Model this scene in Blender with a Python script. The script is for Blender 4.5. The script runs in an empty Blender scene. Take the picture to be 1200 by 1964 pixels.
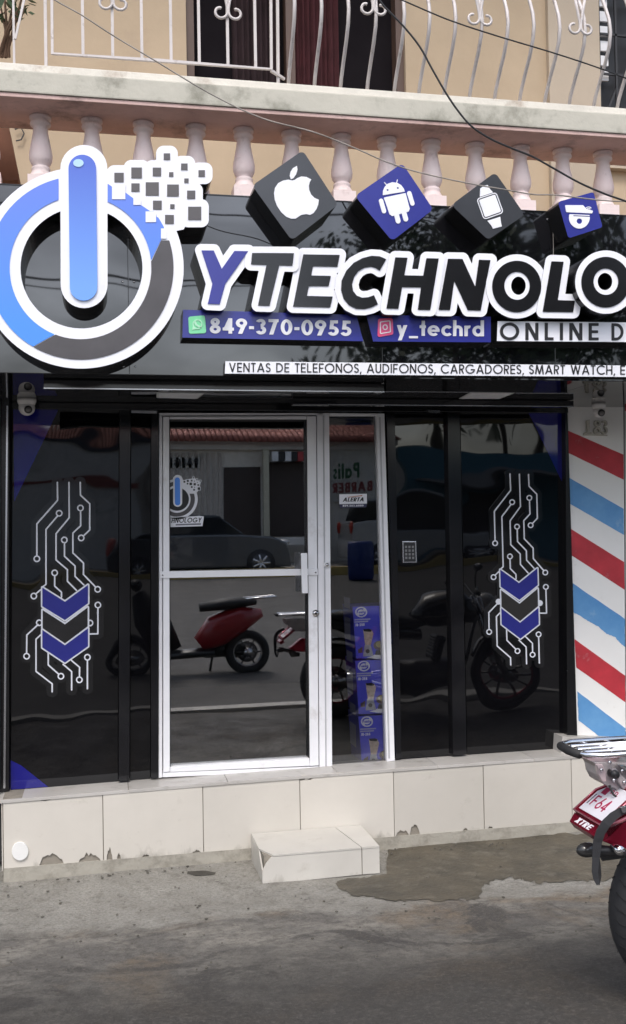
import bpy, bmesh, math, random
import numpy as np
from mathutils import Vector, Matrix
from mathutils.geometry import delaunay_2d_cdt
random.seed(7)
R = math.radians
S = bpy.context.scene
COL = S.collection

# ---------------------------------------------------------------- camera, sky, sun, exposure
YAW, TILT, ROLL, FPX, CZ, CD = 0.20611798, 0.01767395, -0.01755851, 1943.81, 1.72464, 5.5
_cy, _sy = math.cos(YAW), math.sin(YAW)
_F = np.array([_sy*math.cos(TILT), _cy*math.cos(TILT), math.sin(TILT)])
_r = np.array([_cy, -_sy, 0.0]); _u = np.cross(_r, _F)
_c, _s = math.cos(ROLL), math.sin(ROLL)
MR, MU = _c*_r+_s*_u, -_s*_r+_c*_u
CO = np.array([0, -CD, CZ])
cam_d = bpy.data.cameras.new('camera'); cam = bpy.data.objects.new('camera', cam_d); COL.objects.link(cam)
cam_d.sensor_fit = 'VERTICAL'; cam_d.sensor_height = 24; cam_d.lens = 24*FPX/1964
cam_d.clip_start = 0.05; cam_d.clip_end = 2000
mw = Matrix.Identity(4)
for i in range(3):
    mw[i][0] = MR[i]; mw[i][1] = MU[i]; mw[i][2] = -_F[i]; mw[i][3] = CO[i]
cam.matrix_world = mw
S.camera = cam

W = bpy.data.worlds.new("World"); S.world = W; W.use_nodes = True
nt = W.node_tree; nt.nodes.clear()
def N(t, k, **kw):
    n = t.nodes.new(k)
    for a, b in kw.items(): setattr(n, a, b)
    return n
SUN_EL, SUN_AZ = R(56), R(195)
out = N(nt, 'ShaderNodeOutputWorld'); bg = N(nt, 'ShaderNodeBackground')
sky = N(nt, 'ShaderNodeTexSky', sky_type='NISHITA', sun_disc=False, sun_elevation=SUN_EL, sun_rotation=SUN_AZ, air_density=1.0, dust_density=3.5, ozone_density=1.0)
hs = N(nt, 'ShaderNodeHueSaturation'); hs.inputs['Saturation'].default_value = 0.75
tc = N(nt, 'ShaderNodeTexCoord'); mp = N(nt, 'ShaderNodeMapping'); mp.inputs['Scale'].default_value = (1, 1, 2.6)
cn = N(nt, 'ShaderNodeTexNoise'); cn.inputs['Scale'].default_value = 3.2; cn.inputs['Detail'].default_value = 7; cn.inputs['Roughness'].default_value = .55
cr = N(nt, 'ShaderNodeMapRange'); cr.inputs[1].default_value = .35; cr.inputs[2].default_value = .7; cr.inputs[3].default_value = .5; cr.inputs[4].default_value = 1.5
mx = N(nt, 'ShaderNodeMix', data_type='RGBA', blend_type='MULTIPLY'); mx.inputs[0].default_value = 1
L = nt.links.new
L(tc.outputs['Generated'], mp.inputs[0]); L(mp.outputs[0], cn.inputs['Vector']); L(cn.outputs[0], cr.inputs[0])
L(sky.outputs[0], hs.inputs['Color']); L(hs.outputs[0], mx.inputs[6]); L(cr.outputs[0], mx.inputs[7])
L(mx.outputs[2], bg.inputs[0]); bg.inputs[1].default_value = 0.15; L(bg.outputs[0], out.inputs[0])
sd = bpy.data.lights.new('sun', 'SUN'); sun = bpy.data.objects.new('sun', sd); COL.objects.link(sun)
sd.energy = 0.6; sd.angle = R(14); sd.color = (1, .98, .95)
_dir = Vector((math.sin(SUN_AZ)*math.cos(SUN_EL), math.cos(SUN_AZ)*math.cos(SUN_EL), math.sin(SUN_EL)))
sun.rotation_euler = _dir.to_track_quat('Z', 'Y').to_euler(); sun.location = (0, -10, 12)
vs = S.view_settings; vs.view_transform = 'Standard'; vs.look = 'None'; vs.gamma = 1; vs.exposure = 0.98
vs.use_curve_mapping = False
S.cycles.max_bounces = 8; S.cycles.transparent_max_bounces = 12

# ---------------------------------------------------------------- helpers
def ray(px, py):
    return MR*((px-600)/FPX) - MU*((py-982)/FPX) + _F
def P(px, py, Y):                                    # a measured point on the vertical plane y = Y
    v = ray(px, py); return CO + v*((Y+CD)/v[1])
def G(px, py, z):                                    # a measured point on the level z
    v = ray(px, py); return CO + v*((z-CZ)/v[2])
def RP(px, py, k):                                   # a point seen mirrored in the shop glass, k metres in front of it
    q = P(px, py, k); q[1] = -k; return q

MATS = {}
def mat(name, col, rough=.5, metal=0, spec=.5, ior=1.5, var=.12, vscale=6, bump=0, bscale=40, coat=0, col2=None, grad=None, dirt=0, dirtcol=(.05,.045,.035), dscale=3, wavy=0):
    if name in MATS: return MATS[name]
    m = bpy.data.materials.new(name); m.use_nodes = True; t = m.node_tree; b = t.nodes['Principled BSDF']; l = t.links.new
    b.inputs['Roughness'].default_value = rough; b.inputs['Metallic'].default_value = metal
    b.inputs['IOR'].default_value = ior; b.inputs['Coat Weight'].default_value = coat
    b.inputs['Specular IOR Level'].default_value = spec
    geo = N(t, 'ShaderNodeNewGeometry'); tc = type('o', (), {'outputs': {'Object': geo.outputs['Position']}})
    n = N(t, 'ShaderNodeTexNoise'); n.inputs['Scale'].default_value = vscale; n.inputs['Detail'].default_value = 8; n.inputs['Roughness'].default_value = .6
    l(tc.outputs['Object'], n.inputs['Vector'])
    r = N(t, 'ShaderNodeMapRange'); r.inputs[1].default_value = .3; r.inputs[2].default_value = .7
    l(n.outputs[0], r.inputs[0])
    mixn = N(t, 'ShaderNodeMix', data_type='RGBA')
    c2 = col2 or tuple(c*(1-var) for c in col)
    c1 = col if col2 else tuple(min(1, c*(1+var*.4)) for c in col)
    mixn.inputs[6].default_value = (*c1, 1); mixn.inputs[7].default_value = (*c2, 1)
    l(r.outputs[0], mixn.inputs[0]); src = mixn.outputs[2]
    if grad:                                           # printed vinyl fading from one colour to the other up the sign
        sp = N(t, 'ShaderNodeSeparateXYZ'); l(tc.outputs['Object'], sp.inputs[0]); gr_ = N(t, 'ShaderNodeMapRange'); gr_.inputs[1].default_value = grad[0]; gr_.inputs[2].default_value = grad[1]
        l(sp.outputs[2], gr_.inputs[0]); l(gr_.outputs[0], mixn.inputs[0])
    if dirt:
        n2 = N(t, 'ShaderNodeTexNoise'); n2.inputs['Scale'].default_value = dscale; n2.inputs['Detail'].default_value = 10; n2.inputs['Roughness'].default_value = .7
        l(tc.outputs['Object'], n2.inputs['Vector'])
        r2 = N(t, 'ShaderNodeMapRange'); r2.inputs[1].default_value = .60-dirt*.22; r2.inputs[2].default_value = .72; r2.inputs[4].default_value = min(1, .35+dirt)
        l(n2.outputs[0], r2.inputs[0]); m2 = N(t, 'ShaderNodeMix', data_type='RGBA')
        l(r2.outputs[0], m2.inputs[0]); l(src, m2.inputs[6]); m2.inputs[7].default_value = (*dirtcol, 1); src = m2.outputs[2]
    l(src, b.inputs['Base Color'])
    rr = N(t, 'ShaderNodeMapRange'); rr.inputs[3].default_value = max(.01, rough*.85); rr.inputs[4].default_value = min(1, rough*1.2)
    l(n.outputs[0], rr.inputs[0]); l(rr.outputs[0], b.inputs['Roughness'])
    if bump or wavy:
        n3 = N(t, 'ShaderNodeTexNoise'); n3.inputs['Scale'].default_value = 2.3 if wavy else bscale; n3.inputs['Detail'].default_value = 1 if wavy else 6
        l(tc.outputs['Object'], n3.inputs['Vector'])
        bp = N(t, 'ShaderNodeBump'); bp.inputs['Strength'].default_value = 1; bp.inputs['Distance'].default_value = wavy or bump
        l(n3.outputs[0], bp.inputs['Height']); l(bp.outputs[0], b.inputs['Normal'])
    MATS[name] = m; return m

def glassmat(name, tint, ior=1.9, wavy=.0006):
    m = bpy.data.materials.new(name); m.use_nodes = True; t = m.node_tree; t.nodes.clear(); l = t.links.new
    o = N(t, 'ShaderNodeOutputMaterial'); a = N(t, 'ShaderNodeBsdfTransparent'); g = N(t, 'ShaderNodeBsdfGlossy'); f = N(t, 'ShaderNodeFresnel'); mxs = N(t, 'ShaderNodeMixShader')
    a.inputs[0].default_value = (*tint, 1); g.inputs['Roughness'].default_value = .005; g.inputs[0].default_value = (1, 1, 1, 1); f.inputs[0].default_value = ior
    tc = N(t, 'ShaderNodeTexCoord'); n = N(t, 'ShaderNodeTexNoise'); n.inputs['Scale'].default_value = 2; n.inputs['Detail'].default_value = 0
    bp = N(t, 'ShaderNodeBump'); bp.inputs['Distance'].default_value = wavy; l(tc.outputs['Object'], n.inputs['Vector']); l(n.outputs[0], bp.inputs['Height'])
    l(bp.outputs[0], g.inputs['Normal'])
    l(f.outputs[0], mxs.inputs[0]); l(a.outputs[0], mxs.inputs[1]); l(g.outputs[0], mxs.inputs[2]); l(mxs.outputs[0], o.inputs[0])
    return m

def link(name, me, parent=None):
    o = bpy.data.objects.new(name, me); COL.objects.link(o)
    if parent is not None:
        o.parent = parent
        if parent.type == 'EMPTY': o.location = -parent.location
    return o
def mesh(name, verts, faces, m, parent=None, smooth=False, idx=None):
    me = bpy.data.meshes.new(name); me.from_pydata([tuple(map(float, v)) for v in verts], [], faces)
    for x in (m if isinstance(m, (list, tuple)) else [m]): me.materials.append(x)
    if idx: me.polygons.foreach_set('material_index', idx)
    if smooth: me.polygons.foreach_set('use_smooth', [True]*len(me.polygons))
    me.update(); return link(name, me, parent)
def thing(name, label, cat, loc=(0,0,0), group=None):
    o = bpy.data.objects.new(name, None); COL.objects.link(o); o.location = loc; o.empty_display_size = .05
    o['label'] = label; o['category'] = cat
    if group: o['group'] = group
    return o
def tag(o, label, cat, group=None):
    o['label'] = label; o['category'] = cat
    if group: o['group'] = group
    if o.type == 'MESH' and o.parent is None and o.location.length < 1e-6:      # put the origin at the base of the thing
        co = np.array([v.co for v in o.data.vertices]); c = Vector(((co[:,0].min()+co[:,0].max())/2, (co[:,1].min()+co[:,1].max())/2, co[:,2].min()))
        o.data.transform(Matrix.Translation(-c)); o.location = c
    return o
def struct(o): o['kind'] = 'structure'; return o

def boxvf(x0, x1, y0, y1, z0, z1):
    v = [(x0,y0,z0),(x1,y0,z0),(x1,y1,z0),(x0,y1,z0),(x0,y0,z1),(x1,y0,z1),(x1,y1,z1),(x0,y1,z1)]
    return v, [(0,3,2,1),(4,5,6,7),(0,1,5,4),(1,2,6,5),(2,3,7,6),(3,0,4,7)]
def box(name, x0, x1, y0, y1, z0, z1, m, parent=None, bevel=0):
    if x1 < x0: x0, x1 = x1, x0
    if y1 < y0: y0, y1 = y1, y0
    if z1 < z0: z0, z1 = z1, z0
    v, f = boxvf(x0, x1, y0, y1, z0, z1)
    if bevel:
        bm = bmesh.new(); vv = [bm.verts.new(p) for p in v]; [bm.faces.new([vv[i] for i in q]) for q in f]
        bmesh.ops.bevel(bm, geom=bm.edges[:], offset=bevel, segments=2, affect='EDGES', profile=.7)
        me = bpy.data.meshes.new(name); bm.to_mesh(me); bm.free(); me.materials.append(m); return link(name, me, parent)
    return mesh(name, v, f, m, parent)
def slab(name, pts, Yf, Yb, m, parent=None, bevel=0, side=None):
    """prism whose front outline was measured in the photo on the plane y = Yf; back face at y = Yb"""
    fr = [P(x, y, Yf) for x, y in pts]; return prism(name, fr, Yb-Yf, m, parent, bevel, side)
def prism(name, fr, dy, m, parent=None, bevel=0, side=None, vec=None):
    n = len(fr); dv = np.array(vec) if vec is not None else np.array([0, dy, 0])
    v = [tuple(p) for p in fr]+[tuple(np.array(p)+dv) for p in fr]
    bm = bmesh.new(); vv = [bm.verts.new(p) for p in v]
    bm.faces.new(vv[:n]); b = bm.faces.new(vv[n:][::-1]); sf = []
    for i in range(n): sf.append(bm.faces.new((vv[i], vv[i+n], vv[(i+1)%n+n], vv[(i+1)%n])))
    bmesh.ops.recalc_face_normals(bm, faces=bm.faces[:])
    if side:
        for f in sf: f.material_index = 1
    if bevel: bmesh.ops.bevel(bm, geom=bm.edges[:], offset=bevel, segments=2, affect='EDGES', profile=.7)
    bmesh.ops.triangulate(bm, faces=[f for f in bm.faces if len(f.verts) > 4])
    me = bpy.data.meshes.new(name); bm.to_mesh(me); bm.free(); me.materials.append(m)
    if side: me.materials.append(side)
    return link(name, me, parent)
def tubevf(pts, r, n=8, closed=False, flat=1.0, cap=True):
    pts = [np.array(p, float) for p in pts]; V = []; Fc = []; k = len(pts)
    rr = r if hasattr(r, '__len__') else [r]*k
    up = None
    for i, p in enumerate(pts):
        a = pts[(i-1) % k] if (closed or i > 0) else p; b = pts[(i+1) % k] if (closed or i < k-1) else p
        t = b-a; t = t/(np.linalg.norm(t)+1e-9)
        if up is None:
            up = np.array([0,0,1.0]) if abs(t[2]) < .9 else np.array([0,1.0,0])
        s = np.cross(t, up); s /= (np.linalg.norm(s)+1e-9); up = np.cross(s, t)
        for j in range(n):
            a_ = 2*math.pi*(j+.5)/n; V.append(p+(s*math.cos(a_)+up*math.sin(a_)*flat)*rr[i])
    seg = k if closed else k-1
    for i in range(seg):
        for j in range(n):
            a_ = i*n+j; b_ = i*n+(j+1) % n; c_ = ((i+1) % k)*n+(j+1) % n; d_ = ((i+1) % k)*n+j
            Fc.append((a_, b_, c_, d_))
    if not closed and cap: Fc.append(tuple(range(n))[::-1]); Fc.append(tuple(range((k-1)*n, k*n)))
    return V, Fc
def tube(name, pts, r, m, parent=None, n=8, closed=False, smooth=None, flat=1.0):
    V, Fc = tubevf(pts, r, n, closed, flat)
    return mesh(name, V, Fc, m, parent, smooth if smooth is not None else n > 5)
def merge(parts):
    V, Fc = [], []
    for v, f in parts:
        o = len(V); V += list(v); Fc += [tuple(i+o for i in q) for q in f]
    return V, Fc
def tubes(name, lst, r, m, parent=None, n=6):
    V, Fc = merge([tubevf(p, r, n) for p in lst]); return mesh(name, V, Fc, m, parent, n > 5)
def lathevf(prof, c=(0,0,0), n=20, axis='z', square=None):
    V, Fc = [], []
    for (r, h) in prof:
        for j in range(n):
            a = 2*math.pi*(j+.5)/n; x, y = r*math.cos(a), r*math.sin(a)
            q = {'z': (x, y, h), 'y': (x, h, y), 'x': (h, x, y)}[axis]
            V.append((q[0]+c[0], q[1]+c[1], q[2]+c[2]))
    for i in range(len(prof)-1):
        for j in range(n): Fc.append((i*n+j, i*n+(j+1)%n, (i+1)*n+(j+1)%n, (i+1)*n+j))
    if prof[0][0] > 1e-5: Fc.append(tuple(range(n))[::-1])
    if prof[-1][0] > 1e-5: Fc.append(tuple(range((len(prof)-1)*n, len(prof)*n)))
    return V, Fc
def lathe(name, prof, c, m, parent=None, n=20, axis='z', smooth=True):
    V, Fc = lathevf(prof, c, n, axis); return mesh(name, V, Fc, m, parent, smooth)
def ball(name, c, r, m, parent=None, n=14):
    rx, ry, rz = r if hasattr(r, '__len__') else (r, r, r)
    V, Fc = lathevf([(max(1e-6, math.sin(math.pi*i/10)), -math.cos(math.pi*i/10)) for i in range(11)], n=n)
    return mesh(name, [(c[0]+x*rx, c[1]+y*ry, c[2]+z*rz) for x, y, z in V], Fc, m, parent, True)

# ---- outlines: polygons joined, grown and cut as distance fields, traced and extruded
def sdp(pts, X, Y):
    pts = np.asarray(pts, float); n = len(pts)
    d = np.full(X.shape, 1e18); s = np.ones(X.shape); j = n-1
    for i in range(n):
        ex, ey = pts[j]-pts[i]; wx = X-pts[i][0]; wy = Y-pts[i][1]
        t = np.clip((wx*ex+wy*ey)/(ex*ex+ey*ey+1e-12), 0, 1)
        d = np.minimum(d, (wx-ex*t)**2+(wy-ey*t)**2)
        c1 = Y >= pts[i][1]; c2 = Y < pts[j][1]; c3 = ex*wy > ey*wx
        f = (c1 & c2 & c3) | (~c1 & ~c2 & ~c3); s = np.where(f, -s, s); j = i
    return s*np.sqrt(d)
def contours(V, x0, y0, st):
    ins = V < 0; H_, W_ = V.shape; seg = {}
    c = ins[:-1,:-1].astype(int)+ins[:-1,1:]*2+ins[1:,1:]*4+ins[1:,:-1]*8
    js, is_ = np.nonzero((c > 0) & (c < 15)); pos = {}
    def ep(e):
        if e in pos: return
        k, j, i = e
        a = V[j, i]; b = V[j, i+1] if k == 0 else V[j+1, i]; t = a/(a-b)
        pos[e] = (x0+(i+t)*st, y0+j*st) if k == 0 else (x0+i*st, y0+(j+t)*st)
    T = {1:[(3,0)],2:[(0,1)],3:[(3,1)],4:[(1,2)],5:[(3,0),(1,2)],6:[(0,2)],7:[(3,2)],8:[(2,3)],9:[(2,0)],10:[(0,1),(2,3)],11:[(2,1)],12:[(1,3)],13:[(1,0)],14:[(0,3)]}
    for j, i in zip(js.tolist(), is_.tolist()):
        E_ = [(0,j,i),(1,j,i+1),(0,j+1,i),(1,j,i)]
        for a, b in T[int(c[j,i])]:
            ep(E_[a]); ep(E_[b]); seg[E_[a]] = E_[b]
    loops = []
    while seg:
        s, e = next(iter(seg.items())); lp = [s]; del seg[s]
        while e != s and e in seg: lp.append(e); e = seg.pop(e)
        loops.append(np.array([pos[q] for q in lp]))
    return loops
def simplify(lp, tol):
    n = len(lp)
    if n < 8: return lp
    a = 0; b = int(np.argmax(((lp-lp[0])**2).sum(1))); keep = {a, b}
    st = [(a, b), (b, n)]
    while st:
        i, j = st.pop()
        if j-i < 2: continue
        p, q = lp[i], lp[j % n]; d = q-p; L_ = math.hypot(*d)+1e-9
        k = np.arange(i+1, j); dd = np.abs((lp[k,0]-p[0])*d[1]-(lp[k,1]-p[1])*d[0])/L_
        m_ = int(np.argmax(dd))
        if dd[m_] > tol: keep.add(i+1+m_); st += [(i, i+1+m_), (i+1+m_, j)]
    return lp[sorted(keep)]
def field(polys, grow, cut, cgrow, clip, st):
    A = np.concatenate([np.asarray(p, float) for p in polys]); pad = max(grow, 0)+3*st
    x0, y0 = A.min(0)-pad; x1, y1 = A.max(0)+pad
    X, Y = np.meshgrid(np.arange(x0, x1, st), np.arange(y0, y1, st))
    d = np.min([sdp(p, X, Y) for p in polys], axis=0)-grow
    for p in cut: d = np.maximum(d, -(sdp(p, X, Y)-cgrow))
    for p in clip: d = np.maximum(d, sdp(p, X, Y))
    return d, x0, y0
def outline(polys, grow=0, cut=(), cgrow=0, clip=(), st=.7):
    d, x0, y0 = field(polys, grow, cut, cgrow, clip, st)
    return [q for q in (simplify(l, st*.16) for l in contours(d, x0, y0, st)) if len(q) > 2]
def extr(loops, mapf, back):
    """loops -> front fill, back fill and walls; mapf: 2-D -> world; back: offset vector"""
    V, Fc, mi = [], [], []
    flat = [Vector((float(x), float(y), 0)) for l in loops for x, y in l]
    ed = []; o_ = 0
    for l in loops: k_ = len(l); ed += [(o_+i, o_+(i+1) % k_) for i in range(k_)]; o_ += k_
    rv, _e, tris, rov, _a, _b = delaunay_2d_cdt([p.to_2d() for p in flat], ed, [], 0, 1e-6)
    rvn = np.array([(v.x, v.y) for v in rv]); tr_ = np.array([t_ for t_ in tris], int).reshape(-1, 3); cen = rvn[tr_].mean(1); inside = np.zeros(len(cen), bool)
    for l in loops:
        l = np.asarray(l, float); a_ = l; b_ = np.roll(l, -1, axis=0)
        for (ax, ay), (bx, by) in zip(a_, b_):
            if ay == by: continue
            m_ = (ay > cen[:,1]) != (by > cen[:,1]); inside ^= m_ & (cen[:,0] < (bx-ax)*(cen[:,1]-ay)/(by-ay)+ax)
    tris = [tuple(int(i) for i in t_) for t_, k_ in zip(tr_, inside) if k_]
    rmap = {i: (q[0] if q else None) for i, q in enumerate(rov)}
    tris = [tuple(rmap[i] for i in t_) for t_ in tris]; tris = [t_ for t_ in tris if None not in t_]
    fr = [mapf(p.x, p.y) for p in flat]; n = len(fr); V = [tuple(p) for p in fr]+[tuple(np.array(p)+back) for p in fr]
    for t_ in tris:
        Fc += [tuple(t_), tuple(i+n for i in reversed(t_))]; mi += [0, 1]
    o = 0
    for l in loops:
        k = len(l)
        for i in range(k): Fc.append((o+i, o+(i+1) % k, o+(i+1) % k+n, o+i+n)); mi.append(1)
        o += k
    return V, Fc, mi
def fixn(me):
    bm = bmesh.new(); bm.from_mesh(me); bmesh.ops.recalc_face_normals(bm, faces=bm.faces[:]); bm.to_mesh(me); bm.free()
def plate(name, polys, Yf, Yb, m, parent=None, side=None, grow=0, cut=(), cgrow=0, clip=(), st=.7):
    V, Fc, mi = extr(outline(polys, grow, cut, cgrow, clip, st), lambda x, y: P(x, y, Yf), np.array([0, Yb-Yf, 0]))
    o = mesh(name, V, Fc, [m, side or m], parent, idx=mi); fixn(o.data); return o
def circ(cx, cy, rx, ry=None, n=40, a0=0, a1=2*math.pi):
    ry = rx if ry is None else ry
    return [(cx+rx*math.cos(a0+(a1-a0)*i/n), cy+ry*math.sin(a0+(a1-a0)*i/n)) for i in range(n if abs(a1-a0) > 6.28 else n+1)]
def capsule(x0, y0, x1, y1, r, n=6):
    a = math.atan2(y1-y0, x1-x0)
    return [(x1+r*math.cos(a-math.pi/2+math.pi*i/n), y1+r*math.sin(a-math.pi/2+math.pi*i/n)) for i in range(n+1)] + \
           [(x0+r*math.cos(a+math.pi/2+math.pi*i/n), y0+r*math.sin(a+math.pi/2+math.pi*i/n)) for i in range(n+1)]
def pl(line, r): return [capsule(*a, *b, r) for a, b in zip(line, line[1:])]
def zz(pts, ox, oy, s): return [(ox+x/s, oy+y/s) for x, y in pts]

# ---- drawn alphabet: each glyph is a set of polygons in units of the cap height
def sect(cx, cy, rx, ry, a0, a1, w, n=14):
    o = circ(cx, cy, rx, ry, n, R(a0), R(a1)); i = circ(cx, cy, rx-w, ry-w, n, R(a0), R(a1))
    if abs(a1-a0) >= 360: o = circ(cx, cy, rx, ry, n, R(a0), R(a1)-1e-3); i = circ(cx, cy, rx-w, ry-w, n, R(a0), R(a1)-1e-3)
    return o+i[::-1]
def ringp(cx, cy, rx, ry, w): return [sect(cx, cy, rx, ry, -2, 182, w, 16), sect(cx, cy, rx, ry, 178, 362, w, 16)]
def rc(x0, y0, x1, y1): return [(x0,y0),(x1,y0),(x1,y1),(x0,y1)]
def dg(x0, y0, x1, y1, t): return [(x0-t/2,y0),(x0+t/2,y0),(x1+t/2,y1),(x1-t/2,y1)]
def glyph(c, w):
    h = w*1.12
    if c == ' ': return [], .32
    if c == 'A': return [dg(h/2,0,.4,1,h), dg(.8-h/2,0,.4,1,h), rc(.2,.24,.6,.24+w)], .8
    if c == 'B': return [rc(0,0,w,1), rc(0,0,.3,w), rc(0,.5-w/2,.3,.5+w/2), rc(0,1-w,.3,1), sect(.28,.26,.28,.26+w/4,-91,91,w), sect(.28,.75,.25,.25,-91,91,w)], .57
    if c == 'C': return [sect(.5,.5,.51,.51,42,318,w,22)], .86
    if c == 'D': return [rc(0,0,w,1), rc(0,0,.28,w), rc(0,1-w,.28,1), sect(.26,.5,.46,.5,-91,91,w,18)], .73
    if c == 'E': return [rc(0,0,w,1), rc(0,0,.52,w), rc(0,.5-w/2,.49,.5+w/2), rc(0,1-w,.52,1)], .52
    if c == 'F': return [rc(0,0,w,1), rc(0,.48-w/2,.45,.48+w/2), rc(0,1-w,.5,1)], .5
    if c == 'G': return [sect(.5,.5,.51,.51,42,330,w,22), rc(.55,.5-w,1.0,.5), rc(1.0-w,.26,1.0,.5)], 1.0
    if c == 'H': return [rc(0,0,w,1), rc(.66-w,0,.66,1), rc(0,.5-w/2,.66,.5+w/2)], .66
    if c == 'I': return [rc(0,0,w,1)], w
    if c == 'J': return [rc(.42-w,.2,.42,1), sect(.21,.21,.21,.21,180,361,w)], .42
    if c == 'L': return [rc(0,0,w,1), rc(0,0,.46,w)], .46
    if c == 'M': return [dg(w/2,0,.12+w/2,1,h), dg(.12+w/2,1,.46,.0,h), dg(.92-.12-w/2,1,.46,.0,h), dg(.92-w/2,0,.8-w/2,1,h)], .92
    if c == 'N': return [rc(0,0,w,1), rc(.68-w,0,.68,1), dg(w*.55,1,.68-w*.55,0,w*1.25)], .68
    if c == 'O': return ringp(.5,.5,.51,.51,w), 1.0
    if c == 'P': return [rc(0,0,w,1), rc(0,1-w,.28,1), rc(0,.42,.28,.42+w), sect(.27,.71,.28,.29,-91,91,w)], .55
    if c == 'R': return [rc(0,0,w,1), rc(0,1-w,.28,1), rc(0,.42,.28,.42+w), sect(.27,.71,.28,.29,-91,91,w), dg(.52-h/2,0,.26,.45,h)], .54
    if c == 'S': return [sect(.24,.735,.245,.265,20,271,w), sect(.25,.27,.26,.27,-165,91,w)], .5
    if c == 'T': return [rc(.25-w/2,0,.25+w/2,1), rc(0,1-w,.5,1)], .5
    if c == 'U': return [rc(0,.28,w,1), rc(.6-w,.28,.6,1), sect(.3,.3,.3,.3,180,360,w)], .6
    if c == 'V': return [dg(h/2,1,.36,0,h), dg(.72-h/2,1,.36,0,h)], .72
    if c == 'W': return [dg(h/2,1,.3,0,h), dg(.52,1,.3,0,h), dg(.52,1,.76,0,h), dg(1.06-h/2,1,.76,0,h)], 1.06
    if c == 'X': return [dg(h/2,0,.6-h/2,1,h*1.1), dg(h/2,1,.6-h/2,0,h*1.1)], .6
    if c == 'Y': return [rc(.33-w/2,0,.33+w/2,.47), dg(.33,.42,h/2,1,h), dg(.33,.42,.66-h/2,1,h)], .66
    if c == '0': return ringp(.3,.5,.3,.51,w), .6
    if c == '1': return [rc(.2,0,.2+w,1), dg(.05,.78,.2+w*.3,1,w)], .2+w
    if c == '2': return [sect(.28,.71,.28,.29,-25,175,w), dg(w*.7,0,.5-w*.3,.6,w*1.25), rc(0,0,.55,w)], .56
    if c == '3': return [sect(.24,.745,.25,.255,-91,160,w), sect(.25,.27,.27,.28,-160,91,w)], .54
    if c == '4': return [rc(.4-w/2,0,.4+w/2,1), rc(0,.2,.58,.2+w), dg(w*.6,.2,.4,1,w*1.1)], .58
    if c == '5': return [sect(.25,.31,.29,.31,-155,115,w), rc(.1,1-w,.5,1), dg(.06+w/2,.42,.12+w/2,1,w)], .55
    if c == '6': return ringp(.29,.3,.29,.3,w)+[dg(.06+w/2,.4,.36,1,w*1.15)], .58
    if c == '7': return [rc(0,1-w,.52,1), dg(.14,0,.52-w*.6,1,w*1.1)], .53
    if c == '8': return ringp(.28,.745,.235,.255,w)+ringp(.28,.27,.28,.28,w), .56
    if c == '9': return ringp(.29,.7,.29,.3,w)+[dg(.22,0,.52-w/2,.6,w*1.15)], .58
    if c == '-': return [rc(0,.32,.26,.32+w)], .26
    if c == '_': return [rc(0,-.16,.46,-.16+w*.8)], .46
    if c == '.': return [rc(0,0,w,w)], w
    if c == ',': return [dg(.02,-.14,.1,.13,w*.9)], .1
    # lower case, x-height 0.68
    if c == 'a': return ringp(.3,.33,.3,.34,w)+[rc(.6-w,0,.6,.66)], .6
    if c == 'b': return ringp(.3,.33,.3,.34,w)+[rc(0,0,w,1)], .6
    if c == 'd': return ringp(.3,.33,.3,.34,w)+[rc(.6-w,0,.6,1)], .6
    if c == 'e': return [sect(.31,.33,.31,.34,0,315,w,20), rc(.04,.33-w*.4,.62,.33+w*.4)], .62
    if c == 'c': return [sect(.31,.33,.31,.34,42,318,w,18)], .52
    if c == 'h': return [rc(0,0,w,1), sect(.25,.4,.25,.27,0,181,w), rc(.5-w,0,.5,.42)], .5
    if c == 'i': return [rc(0,0,w,.66), rc(0,.8,w,.8+w)], w
    if c == 'l': return [rc(0,0,w,1)], w
    if c == 'n': return [rc(0,0,w,.66), sect(.25,.4,.25,.27,0,181,w), rc(.5-w,0,.5,.42)], .5
    if c == 'o': return ringp(.32,.33,.32,.34,w), .64
    if c == 'r': return [rc(0,0,w,.66), sect(.26,.4,.26,.27,75,181,w)], .32
    if c == 's': return [sect(.17,.5,.17,.17,10,275,w), sect(.18,.17,.18,.18,-170,95,w)], .36
    if c == 't': return [rc(.1,0,.1+w,.95), rc(0,.66-w,.32,.66)], .32
    if c == 'y': return [dg(h/2,.66,.27,.0,h), dg(.15,-.3,.54-h/2,.66,h)], .54
    return [rc(0,0,.4,.7)], .4
def textpolys(s, x0, y0, x1, y1, cap, w=.15, gap=.13, ital=0.0):
    """polygons of a line of text whose baseline runs (x0,y0)-(x1,y1) in measured units, cap height cap"""
    g = [glyph(c, w) for c in s]; tot = sum(a for _, a in g)+gap*(len(g)-1)
    ex = np.array([x1-x0, y1-y0], float)/tot; ey = np.array([cap*ital+ (ex[1]/(abs(ex[0])+1e-9))*-0*cap, -cap], float); o = np.array([x0, y0], float); res = []; u = 0
    for ps, a in g:
        if ps: res.append([[tuple(o+ex*(u+x)+ey*y) for x, y in p] for p in ps])
        u += a+gap
    return res
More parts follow.
